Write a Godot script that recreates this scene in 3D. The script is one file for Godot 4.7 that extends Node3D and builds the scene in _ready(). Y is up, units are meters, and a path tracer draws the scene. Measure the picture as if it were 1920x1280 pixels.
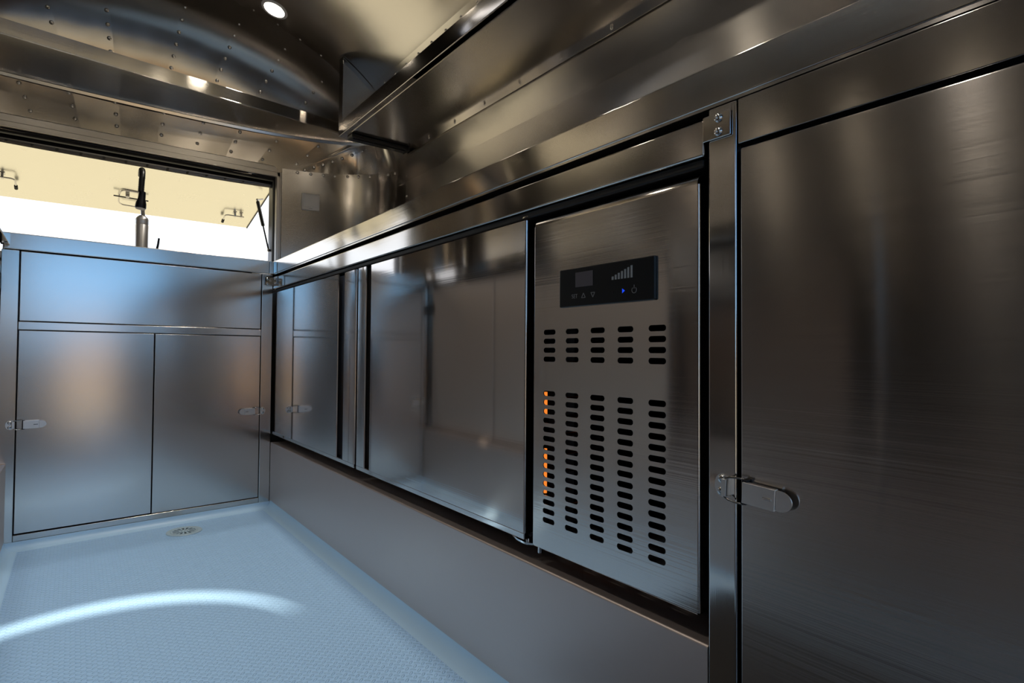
extends Node3D
# Interior of a riveted aluminium food trailer: stainless counter with an undercounter fridge,
# sink unit under an open serving hatch, curved riveted ceiling with overhead shelves.

const XC := 0.2        # centre line of the trailer
const HALF := 1.05     # half width of the body
const BELT := 1.384    # height at which the walls start to curve
const RISE := 0.65     # rise of the roof above that
const ARCH_Z := -2.55  # where the barrel roof meets the end dome
const DOME := 0.31     # depth of the end dome
const REAR_Z := 1.1    # inner face of the rear wall
const FRONT := 0.577   # front plane of the right-hand counter
const VENT := Vector2(0.06, -1.99)   # centre of the added round roof vent, (x, z)
const VENT_R := 0.37
const SKEW := 0.082    # the sink unit is set a little out of square

var M := {}
var used := {}
var rivet_mesh: ArrayMesh
var screw_mesh: ArrayMesh


func _ready() -> void:
	# ---- camera, sky, sun, exposure -------------------------------------------------------------
	var cam := Camera3D.new()
	cam.name = "camera"
	cam.fov = 61.59
	cam.near = 0.02
	cam.transform = Transform3D(Basis(
		Vector3(0.7946, 0.0075, 0.6071),
		Vector3(-0.0193, 0.9997, 0.0129),
		Vector3(-0.6069, -0.0220, 0.7945)).orthonormalized(), Vector3(0, 0.565, 0))
	add_child(cam)
	cam.current = true
	var env := Environment.new()
	env.tonemap_mode = Environment.TONE_MAPPER_LINEAR
	env.tonemap_exposure = 1.0
	env.background_mode = Environment.BG_SKY
	env.ambient_light_source = Environment.AMBIENT_SOURCE_SKY
	env.sdfgi_enabled = true
	env.ssao_enabled = true
	env.ssil_enabled = true
	var sky_mat := ProceduralSkyMaterial.new()
	sky_mat.sky_top_color = Color(0.30, 0.58, 0.88)
	sky_mat.sky_horizon_color = Color(0.56, 0.81, 1.0)
	sky_mat.sky_curve = 0.16
	sky_mat.ground_horizon_color = Color(0.72, 0.72, 0.70)
	sky_mat.ground_bottom_color = Color(0.55, 0.52, 0.46)
	sky_mat.sky_energy_multiplier = 1.5
	sky_mat.ground_energy_multiplier = 1.0
	sky_mat.sun_angle_max = 90.0
	sky_mat.sun_curve = 2.0
	var sky := Sky.new()
	sky.sky_material = sky_mat
	env.sky = sky
	var we := WorldEnvironment.new()
	we.name = "world"
	we.environment = env
	add_child(we)
	var sun := DirectionalLight3D.new()
	sun.name = "sun"
	sun.light_color = Color(1.0, 0.95, 0.86)
	sun.light_energy = 2.2
	sun.light_angular_distance = 1.6
	sun.shadow_enabled = true
	sun.rotation_degrees = Vector3(-70, 178, 0)
	add_child(sun)

	make_materials()
	make_shared()
	# ---- setting --------------------------------------------------------------------------------
	build_ground()
	build_floor()
	build_walls()
	build_ceiling()
	build_window()
	# ---- things ---------------------------------------------------------------------------------
	build_right_counter()
	build_fridge()
	build_locker()
	build_sink_unit()
	build_left_side()
	build_right_shelf()
	build_end_shelf()
	build_hatch()
	build_faucet()
	build_switch()
	build_drain()
	build_downlights()


# ------------------------------------------------------------------------------------------------
# mesh builder
# ------------------------------------------------------------------------------------------------
class MB:
	var v := PackedVector3Array()
	var n := PackedVector3Array()
	var uv := PackedVector2Array()
	var ix := PackedInt32Array()
	var grain := 2   # axis that the brushing runs along

	func uv_of(p: Vector3, nn: Vector3) -> Vector2:
		var a := nn.abs()
		var k := 0
		if a.y > a[k]: k = 1
		if a.z > a[k]: k = 2
		var g := grain
		if g == k:
			g = 0 if k == 2 else 2
		var o := 3 - g - k
		return Vector2(p[g], p[o])

	func vert(p: Vector3, nn: Vector3, t = null) -> int:
		v.append(p)
		n.append(nn)
		uv.append(uv_of(p, nn) if t == null else t)
		return v.size() - 1

	func tri(a: int, b: int, c: int) -> void:
		var f := (v[b] - v[a]).cross(v[c] - v[a])
		if f.dot(n[a] + n[b] + n[c]) > 0.0:
			ix.append_array([a, c, b])
		else:
			ix.append_array([a, b, c])

	func quad(a: Vector3, b: Vector3, c: Vector3, d: Vector3, nn: Vector3) -> void:
		var i := vert(a, nn)
		vert(b, nn)
		vert(c, nn)
		vert(d, nn)
		tri(i, i + 1, i + 2)
		tri(i, i + 2, i + 3)

	# a box whose edges are rounded with radius r
	func box(lo: Vector3, hi: Vector3, r := 0.0, segs := 2) -> void:
		r = minf(r, 0.49 * minf(hi.x - lo.x, minf(hi.y - lo.y, hi.z - lo.z)))
		var mid := (lo + hi) * 0.5
		var h := (hi - lo) * 0.5
		for k in 3:
			var a := (k + 1) % 3
			var b := (k + 2) % 3
			for s in [-1.0, 1.0]:
				var nn := Vector3.ZERO
				nn[k] = s
				var c := []
				for q in [[-1, -1], [1, -1], [1, 1], [-1, 1]]:
					var p := mid
					p[k] += s * h[k]
					p[a] += q[0] * (h[a] - r)
					p[b] += q[1] * (h[b] - r)
					c.append(p)
				quad(c[0], c[1], c[2], c[3], nn)
		if r <= 0.0:
			return
		for k in 3:
			var a := (k + 1) % 3
			var b := (k + 2) % 3
			for sa in [-1.0, 1.0]:
				for sb in [-1.0, 1.0]:
					var prev := -1
					for j in segs + 1:
						var t := j * PI * 0.5 / segs
						var nn := Vector3.ZERO
						nn[a] = sa * cos(t)
						nn[b] = sb * sin(t)
						var p := mid
						p[a] += sa * (h[a] - r) + r * nn[a]
						p[b] += sb * (h[b] - r) + r * nn[b]
						var p0 := p
						var p1 := p
						p0[k] -= h[k] - r
						p1[k] += h[k] - r
						var i := vert(p0, nn)
						vert(p1, nn)
						if prev >= 0:
							tri(prev, prev + 1, i + 1)
							tri(prev, i + 1, i)
						prev = i
		for sx in [-1.0, 1.0]:
			for sy in [-1.0, 1.0]:
				for sz in [-1.0, 1.0]:
					var c := mid + Vector3(sx * (h.x - r), sy * (h.y - r), sz * (h.z - r))
					var rows := []
					for i in segs + 1:
						var row := []
						for j in segs + 1 - i:
							var w := Vector3(sx * (segs - i - j), sy * i, sz * j).normalized()
							row.append(vert(c + w * r, w))
						rows.append(row)
					for i in segs:
						for j in segs - i:
							tri(rows[i][j], rows[i + 1][j], rows[i][j + 1])
							if j < segs - i - 1:
								tri(rows[i + 1][j], rows[i + 1][j + 1], rows[i][j + 1])

	static func at(axis: int, p: Vector2, a: float) -> Vector3:
		if axis == 0: return Vector3(a, p.x, p.y)
		if axis == 1: return Vector3(p.x, a, p.y)
		return Vector3(p.x, p.y, a)

	# a closed outline pushed along an axis; outline lies in (y,z), (x,z) or (x,y)
	func extrude(poly: PackedVector2Array, axis: int, a0: float, a1: float, smooth_deg := 30.0) -> void:
		var area := 0.0
		var m := poly.size()
		for i in m:
			area += poly[i].cross(poly[(i + 1) % m])
		var pts := poly.duplicate()
		if area < 0.0:
			pts.reverse()
		var en := []
		for i in m:
			var e := (pts[(i + 1) % m] - pts[i]).normalized()
			en.append(Vector2(e.y, -e.x))
		for i in m:
			var j := (i + 1) % m
			var n0: Vector2 = en[i]
			var n1: Vector2 = en[i]
			if en[i].dot(en[(i + m - 1) % m]) > cos(deg_to_rad(smooth_deg)):
				n0 = (en[i] + en[(i + m - 1) % m]).normalized()
			if en[i].dot(en[j]) > cos(deg_to_rad(smooth_deg)):
				n1 = (en[i] + en[j]).normalized()
			var k := vert(at(axis, pts[i], a0), at(axis, n0, 0))
			vert(at(axis, pts[j], a0), at(axis, n1, 0))
			vert(at(axis, pts[j], a1), at(axis, n1, 0))
			vert(at(axis, pts[i], a1), at(axis, n0, 0))
			tri(k, k + 1, k + 2)
			tri(k, k + 2, k + 3)
		var t := Geometry2D.triangulate_polygon(pts)
		for s in [[a0, -1.0], [a1, 1.0]]:
			var nn := Vector3.ZERO
			nn[axis] = s[1]
			var k := v.size()
			for p in pts:
				vert(at(axis, p, s[0]), nn)
			for i in range(0, t.size(), 3):
				tri(k + t[i], k + t[i + 1], k + t[i + 2])

	# a turned profile of (radius, height) round the local y axis
	func lathe(prof: Array, segs: int, xf := Transform3D.IDENTITY, smooth_deg := 40.0) -> void:
		var m := prof.size()
		var sn := []
		for i in m - 1:
			var e: Vector2 = (prof[i + 1] - prof[i]).normalized()
			sn.append(Vector2(e.y, -e.x))
		for i in m - 1:
			var n0: Vector2 = sn[i]
			var n1: Vector2 = sn[i]
			if i > 0 and sn[i].dot(sn[i - 1]) > cos(deg_to_rad(smooth_deg)):
				n0 = (sn[i] + sn[i - 1]).normalized()
			if i < m - 2 and sn[i].dot(sn[i + 1]) > cos(deg_to_rad(smooth_deg)):
				n1 = (sn[i] + sn[i + 1]).normalized()
			var k := v.size()
			for j in segs + 1:
				var a := TAU * j / segs
				var d := Vector3(cos(a), 0, sin(a))
				vert(xf * (d * prof[i].x + Vector3.UP * prof[i].y), (xf.basis * (d * n0.x + Vector3.UP * n0.y)).normalized(), Vector2(a * 0.05, prof[i].y))
				vert(xf * (d * prof[i + 1].x + Vector3.UP * prof[i + 1].y), (xf.basis * (d * n1.x + Vector3.UP * n1.y)).normalized(), Vector2(a * 0.05, prof[i + 1].y))
			for j in segs:
				var q := k + j * 2
				if prof[i].x > 1e-6: tri(q, q + 2, q + 1)
				if prof[i + 1].x > 1e-6: tri(q + 1, q + 2, q + 3)

	func tube(path: Array, radius, sides := 10) -> void:
		var m := path.size()
		var up := Vector3.UP
		var t0: Vector3 = (path[1] - path[0]).normalized()
		if absf(t0.dot(up)) > 0.9: up = Vector3.RIGHT
		var side := t0.cross(up).normalized()
		var k := v.size()
		var along := 0.0
		for i in m:
			var t: Vector3 = (path[mini(i + 1, m - 1)] - path[maxi(i - 1, 0)]).normalized()
			side = (side - t * side.dot(t)).normalized()
			var other := t.cross(side)
			if i > 0: along += (path[i] - path[i - 1]).length()
			var r: float = radius[i] if radius is Array else radius
			for j in sides + 1:
				var a := TAU * j / sides
				var d := side * cos(a) + other * sin(a)
				vert(path[i] + d * r, d, Vector2(along, a * 0.01))
		for i in m - 1:
			for j in sides:
				var q := k + i * (sides + 1) + j
				tri(q, q + 1, q + sides + 1)
				tri(q + 1, q + sides + 2, q + sides + 1)
		for e in [0, m - 1]:
			var t: Vector3 = (path[0] - path[1]).normalized() if e == 0 else (path[m - 1] - path[m - 2]).normalized()
			var c := vert(path[e], t)
			var b := v.size()
			for j in sides + 1:
				vert(v[k + e * (sides + 1) + j], t)
			for j in sides:
				tri(c, b + j, b + j + 1)

	# a sheet over a grid of points, smooth, facing the given point; edges get a rim of the given depth
	func sheet(rows: Array, facing: Vector3, rim := 0.0) -> void:
		var a := rows.size()
		var b: int = rows[0].size()
		var k := v.size()
		for i in a:
			for j in b:
				var du: Vector3 = rows[mini(i + 1, a - 1)][j] - rows[maxi(i - 1, 0)][j]
				var dv: Vector3 = rows[i][mini(j + 1, b - 1)] - rows[i][maxi(j - 1, 0)]
				var nn := du.cross(dv).normalized()
				if nn.dot(facing - rows[i][j]) < 0.0: nn = -nn
				vert(rows[i][j], nn, Vector2(rows[i][j].x, rows[i][j].y + rows[i][j].z))
		for i in a - 1:
			for j in b - 1:
				var q := k + i * b + j
				tri(q, q + b, q + 1)
				tri(q + 1, q + b, q + b + 1)
		if rim > 0.0:
			var loop := []
			for j in b: loop.append(k + j)
			for i in range(1, a): loop.append(k + i * b + b - 1)
			for j in range(b - 2, -1, -1): loop.append(k + (a - 1) * b + j)
			for i in range(a - 2, 0, -1): loop.append(k + i * b)
			var mid := Vector3.ZERO
			for q in loop: mid += v[q]
			mid /= loop.size()
			for i in loop.size():
				var p0: int = loop[i]
				var p1: int = loop[(i + 1) % loop.size()]
				var e := (v[p1] - v[p0])
				var o := e.cross(n[p0]).normalized()
				if o.dot(v[p0] - mid) < 0.0: o = -o
				quad(v[p0], v[p1], v[p1] - n[p1] * rim, v[p0] - n[p0] * rim, o)

	func mesh() -> ArrayMesh:
		var arr := []
		arr.resize(Mesh.ARRAY_MAX)
		arr[Mesh.ARRAY_VERTEX] = v
		arr[Mesh.ARRAY_NORMAL] = n
		arr[Mesh.ARRAY_TEX_UV] = uv
		arr[Mesh.ARRAY_INDEX] = ix
		var me := ArrayMesh.new()
		me.add_surface_from_arrays(Mesh.PRIMITIVE_TRIANGLES, arr)
		return me


func mb(grain := 2) -> MB:
	var b := MB.new()
	b.grain = grain
	return b


func put(called: String, b, mat: Material, parent: Node = null) -> MeshInstance3D:
	var o := MeshInstance3D.new()
	o.mesh = b.mesh() if b is MB else b
	o.material_override = mat
	o.cast_shadow = GeometryInstance3D.SHADOW_CASTING_SETTING_ON
	if parent == null:
		o.name = numbered(called)
		add_child(o)
	else:
		var called_here := called
		var i := 0
		while parent.has_node(NodePath(called_here)):
			i += 1
			called_here = "%s_%03d" % [called, i]
		o.name = called_here
		parent.add_child(o, true)
	return o


func numbered(called: String) -> String:
	var i: int = used.get(called, -1) + 1
	used[called] = i
	return called if i == 0 else "%s_%03d" % [called, i]


func tag(o: Node, label: String, category: String, group := "") -> Node:
	o.set_meta("label", label)
	o.set_meta("category", category)
	if group != "":
		o.set_meta("group", group)
	return o


func thing(called: String, label: String, category: String, pos := Vector3.ZERO, group := "") -> Node3D:
	var o := Node3D.new()
	o.name = numbered(called)
	o.position = pos
	add_child(o)
	tag(o, label, category, group)
	return o


func setting(called: String) -> Node3D:
	var o := Node3D.new()
	o.name = called
	add_child(o)
	o.set_meta("kind", "structure")
	return o


func struct(called: String, b, mat: Material) -> MeshInstance3D:
	var o := put(called, b, mat)
	o.name = called
	o.set_meta("kind", "structure")
	return o


func V(x: float, y: float, z: float) -> Vector3:
	return Vector3(x, y, z)


# ------------------------------------------------------------------------------------------------
# materials
# ------------------------------------------------------------------------------------------------
func brushed_image(seed_value: int, lo: float, hi: float, blotch: float) -> ImageTexture:
	# fine streaks along u, with broad soft blotches of wear
	var w := 512
	var h := 512
	var fine := FastNoiseLite.new()
	fine.seed = seed_value
	fine.noise_type = FastNoiseLite.TYPE_VALUE
	fine.frequency = 1.0
	var soft := FastNoiseLite.new()
	soft.seed = seed_value + 7
	soft.frequency = 0.012
	soft.fractal_octaves = 3
	var data := PackedByteArray()
	data.resize(w * h)
	for y in h:
		for x in w:
			var s := fine.get_noise_2d(x * 0.012, y * 0.83) * 0.6 + fine.get_noise_2d(x * 0.05 + 300.0, y * 0.37) * 0.4
			var t := s * 0.5 + 0.5
			t = clampf(t + blotch * soft.get_noise_2d(absf(x - 256.0), absf(y - 256.0)), 0.0, 1.0)
			data[y * w + x] = int(255.0 * lerpf(lo, hi, t))
	var im := Image.create_from_data(w, h, false, Image.FORMAT_L8, data)
	return ImageTexture.create_from_image(im)


func grain_normals() -> ImageTexture:
	# normals of fine brush lines: they tip across the grain only, so highlights are drawn out across it
	var w := 256
	var h := 1024
	var rng := RandomNumberGenerator.new()
	rng.seed = 17
	var data := PackedByteArray()
	data.resize(w * h * 3)
	for y in h:
		var marks := []
		for k in 4: marks.append(rng.randfn(0.0, 0.36))
		for x in w:
			var p := x * 4.0 / w
			var i := int(p)
			var t := clampf(lerpf(marks[i], marks[(i + 1) % 4], smoothstep(0.0, 1.0, p - i)), -1.0, 1.0)
			var k := (y * w + x) * 3
			data[k] = 128
			data[k + 1] = int(round(127.5 + 127.0 * t * 0.7))
			data[k + 2] = int(round(127.5 + 127.0 * sqrt(1.0 - 0.49 * t * t)))
	return ImageTexture.create_from_image(Image.create_from_data(w, h, false, Image.FORMAT_RGB8, data))


func tread_image() -> ImageTexture:
	# raised lozenges, alternately turned, on a fine leathery ground
	var w := 1024
	var cells := 12
	var f := FastNoiseLite.new()
	f.seed = 5
	f.frequency = 0.09
	var data := PackedByteArray()
	data.resize(w * w)
	for y in w:
		for x in w:
			var u := (float(x) + float(y)) * cells * 0.5 / w
			var t := (float(x) - float(y)) * cells * 0.5 / w
			var cx := floori(u)
			var cy := floori(t)
			var p := Vector2(u - cx - 0.5, t - cy - 0.5)
			if posmod(cx + cy, 2) == 1:
				p = Vector2(p.y, -p.x)
			p = Vector2(absf(p.x) / 0.60, absf(p.y) / 0.25)
			var d := pow(p.x, 1.7) + p.y * p.y
			var hgt := clampf((1.0 - d) * 1.25, 0.0, 1.0)
			hgt = hgt * hgt * (3.0 - 2.0 * hgt)
			data[y * w + x] = int(255.0 * clampf(0.1 + 0.85 * hgt + 0.04 * f.get_noise_2d(x, y), 0.0, 1.0))
	var im := Image.create_from_data(w, w, false, Image.FORMAT_L8, data)
	return ImageTexture.create_from_image(im)


func metal(rough: float, colour: Color, aniso := 0.0, tex: Texture2D = null, scale := Vector3(1.2, 3.0, 1), grain := 0.0) -> StandardMaterial3D:
	var m := StandardMaterial3D.new()
	m.metallic = 1.0
	m.albedo_color = colour
	m.roughness = rough
	m.metallic_specular = 0.5
	if aniso != 0.0:
		m.anisotropy_enabled = true
		m.anisotropy = aniso
	if tex:
		m.roughness_texture = tex
		m.roughness_texture_channel = BaseMaterial3D.TEXTURE_CHANNEL_RED
		m.uv1_scale = scale
		if grain > 0.0:
			m.normal_enabled = true
			m.normal_texture = M.grain
			m.normal_scale = grain
	return m


func plain(colour: Color, rough: float, spec := 0.5) -> StandardMaterial3D:
	var m := StandardMaterial3D.new()
	m.albedo_color = colour
	m.roughness = rough
	m.metallic_specular = spec
	return m


func make_materials() -> void:
	M.grain = grain_normals()
	var brush := brushed_image(3, 0.93, 1.0, 0.2)
	var smooth_brush := brushed_image(11, 0.92, 1.0, 0.25)
	var steel := Color(0.81, 0.79, 0.77)
	M.steel = metal(0.155, steel, -1.0, brush, Vector3(1.1, 2.4, 1), 0.06)
	M.wall_steel = metal(0.26, steel, -0.85, brush, Vector3(1.1, 2.4, 1), 0.07)
	M.matte_steel = metal(0.55, Color(0.84, 0.81, 0.785), -0.3, brush)
	M.band = metal(0.115, steel, -0.85, brush, Vector3(1.1, 2.4, 1), 0.02)
	M.fridge = metal(0.075, Color(0.81, 0.78, 0.76), -0.85, smooth_brush, Vector3(1.1, 2.4, 1), 0.018)
	M.panel = metal(0.13, Color(0.81, 0.78, 0.755), -0.95, smooth_brush, Vector3(1.1, 2.4, 1), 0.06)
	M.sink = metal(0.21, Color(0.83, 0.81, 0.79), -0.3, brush)
	M.plinth = metal(0.50, Color(0.82, 0.77, 0.745), 0.0, smooth_brush, Vector3(0.9, 0.9, 1))
	M.alu = metal(0.21, Color(0.79, 0.77, 0.745), 0.0, smooth_brush, Vector3(1.4, 1.4, 1))
	M.alu_bright = metal(0.17, Color(0.76, 0.735, 0.71), 0.0, smooth_brush, Vector3(1.4, 1.4, 1))
	M.gore = metal(0.20, Color(0.67, 0.64, 0.61), 0.0, smooth_brush, Vector3(1.4, 1.4, 1))
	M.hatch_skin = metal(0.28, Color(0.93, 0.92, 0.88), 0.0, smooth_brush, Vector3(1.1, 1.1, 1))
	M.chrome = metal(0.10, Color(0.82, 0.81, 0.80))
	M.satin = metal(0.22, Color(0.80, 0.79, 0.78))
	M.rivet = metal(0.20, Color(0.78, 0.77, 0.75))
	M.dark_metal = metal(0.35, Color(0.20, 0.20, 0.22))
	M.black = plain(Color(0.015, 0.015, 0.017), 0.55)
	M.rubber = plain(Color(0.03, 0.03, 0.035), 0.7)
	M.strut = plain(Color(0.03, 0.035, 0.05), 0.35)
	M.glass_black = plain(Color(0.02, 0.04, 0.06), 0.30, 0.35)
	M.glass_black.clearcoat_enabled = true
	M.glass_black.clearcoat = 0.15
	M.screen = plain(Color(0.27, 0.26, 0.29), 0.45)
	M.print = plain(Color(0.50, 0.53, 0.55), 0.6)
	M.print_dim = plain(Color(0.46, 0.47, 0.49), 0.6)
	M.led_blue = plain(Color(0.05, 0.15, 0.6), 0.4)
	M.led_blue.emission_enabled = true
	M.led_blue.emission = Color(0.1, 0.3, 1.0)
	M.led_blue.emission_energy_multiplier = 0.8
	M.white_plastic = plain(Color(0.78, 0.78, 0.78), 0.35)
	M.cove = plain(Color(0.70, 0.85, 0.97), 0.35)
	M.copper = metal(0.25, Color(0.95, 0.60, 0.32))
	M.fin = metal(0.45, Color(0.30, 0.31, 0.33))
	M.galvanised = metal(0.5, Color(0.62, 0.66, 0.70))
	M.amber = plain(Color(0.9, 0.5, 0.2), 0.5)  # glow for the added tubes in the machine bay
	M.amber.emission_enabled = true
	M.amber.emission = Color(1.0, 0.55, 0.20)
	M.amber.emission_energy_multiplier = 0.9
	M.floor = plain(Color(0.65, 0.815, 0.975), 0.34)  # the blue of the skylight is put into this colour
	M.floor.heightmap_enabled = true
	M.floor.heightmap_texture = tread_image()
	M.floor.heightmap_scale = 0.22
	M.floor.uv1_scale = Vector3.ONE * 10.5
	M.ground = plain(Color(0.555, 0.54, 0.475), 0.9)
	M.tan_wall = plain(Color(0.72, 0.60, 0.46), 0.9)
	M.latch_steel = metal(0.34, Color(0.90, 0.885, 0.87))
	M.tap_steel = metal(0.36, Color(0.86, 0.85, 0.84))
	M.frame = metal(0.33, Color(0.76, 0.74, 0.72))
	M.wire = metal(0.15, Color(0.55, 0.54, 0.53))
	M.drain = plain(Color(0.66, 0.76, 0.82), 0.35)
	M.lamp = StandardMaterial3D.new()
	M.lamp.albedo_color = Color(0.9, 0.9, 0.9)
	M.lamp.emission_enabled = true
	M.lamp.emission = Color(1.0, 0.95, 0.86)
	M.lamp.emission_energy_multiplier = 30.0


func make_shared() -> void:
	var b := mb()
	b.lathe([Vector2(0.0078, 0.0), Vector2(0.0074, 0.0014), Vector2(0.0055, 0.0029), Vector2(0.0028, 0.0037), Vector2(0.0, 0.0039)], 12)
	rivet_mesh = b.mesh()
	b = mb()   # a socket-headed button screw
	b.lathe([Vector2(0.0052, 0.0), Vector2(0.0050, 0.0011), Vector2(0.0040, 0.0024), Vector2(0.0026, 0.0030), Vector2(0.0018, 0.0031), Vector2(0.0017, 0.0012), Vector2(0.0, 0.0012)], 16)
	screw_mesh = b.mesh()


func stud(called: String, me: ArrayMesh, parent: Node3D, p: Vector3, normal: Vector3, mat: Material) -> void:
	# p and normal in the parent's own axes
	var o := put(called, me, mat, parent)
	o.transform = Transform3D(facing_basis(normal), p)


func facing_basis(y: Vector3) -> Basis:
	y = y.normalized()
	var x := y.cross(Vector3.BACK if absf(y.z) < 0.9 else Vector3.RIGHT).normalized()
	return Basis(x, y, x.cross(y))


# ------------------------------------------------------------------------------------------------
# the shell
# ------------------------------------------------------------------------------------------------
func dome_z(x: float, y: float) -> float:
	var u := (x - XC) / HALF
	var w := maxf(0.0, y - BELT) / RISE
	var r2 := u * u + w * w
	if r2 < 1e-9:
		return ARCH_Z - DOME
	return ARCH_Z - DOME * sqrt(maxf(0.0, 1.0 - pow(r2, 1.6)))


func dome_normal(x: float, y: float) -> Vector3:
	var e := 0.004
	var gx := (dome_z(x + e, y) - dome_z(x - e, y)) / (2.0 * e)
	var gy := (dome_z(x, y + e) - dome_z(x, y - e)) / (2.0 * e)
	return Vector3(-gx, -gy, 1.0).normalized()


func roof_y(x: float) -> float:
	return BELT + RISE * sqrt(maxf(0.0, 1.0 - pow((x - XC) / HALF, 2.0)))


# rivet lines of the end dome: x as a curve in y through three points (right half; the left mirrors it)
const SEAMS := [
	[0.277, 1.458, 0.284, 1.559, 0.336, 1.983],
	[0.408, 1.452, 0.440, 1.600, 0.541, 1.990],
	[0.539, 1.445, 0.580, 1.560, 0.731, 1.938],
	[0.664, 1.434, 0.745, 1.570, 0.912, 1.859],
	[0.795, 1.435, 0.878, 1.518, 1.040, 1.705],
]


func seam_x(s: Array, y: float) -> float:
	var a: float = s[0]
	var b: float = s[2]
	var c: float = s[4]
	var ya: float = s[1]
	var yb: float = s[3]
	var yc: float = s[5]
	return a * (y - yb) * (y - yc) / ((ya - yb) * (ya - yc)) + b * (y - ya) * (y - yc) / ((yb - ya) * (yb - yc)) + c * (y - ya) * (y - yb) / ((yc - ya) * (yc - yb))


func belt_y(x: float) -> float:
	# the top edge of the corner sheets below the dome
	return 1.4305 + 0.02 * pow(clampf((absf(x - XC) - 0.64) / 0.41, 0.0, 1.0), 1.5)


func corner_x(y: float) -> float:
	# the lowest seam of the dome, which climbs from the window corner to the roof arch
	return 0.832 + (y - 1.4305) * 2.12


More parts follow.
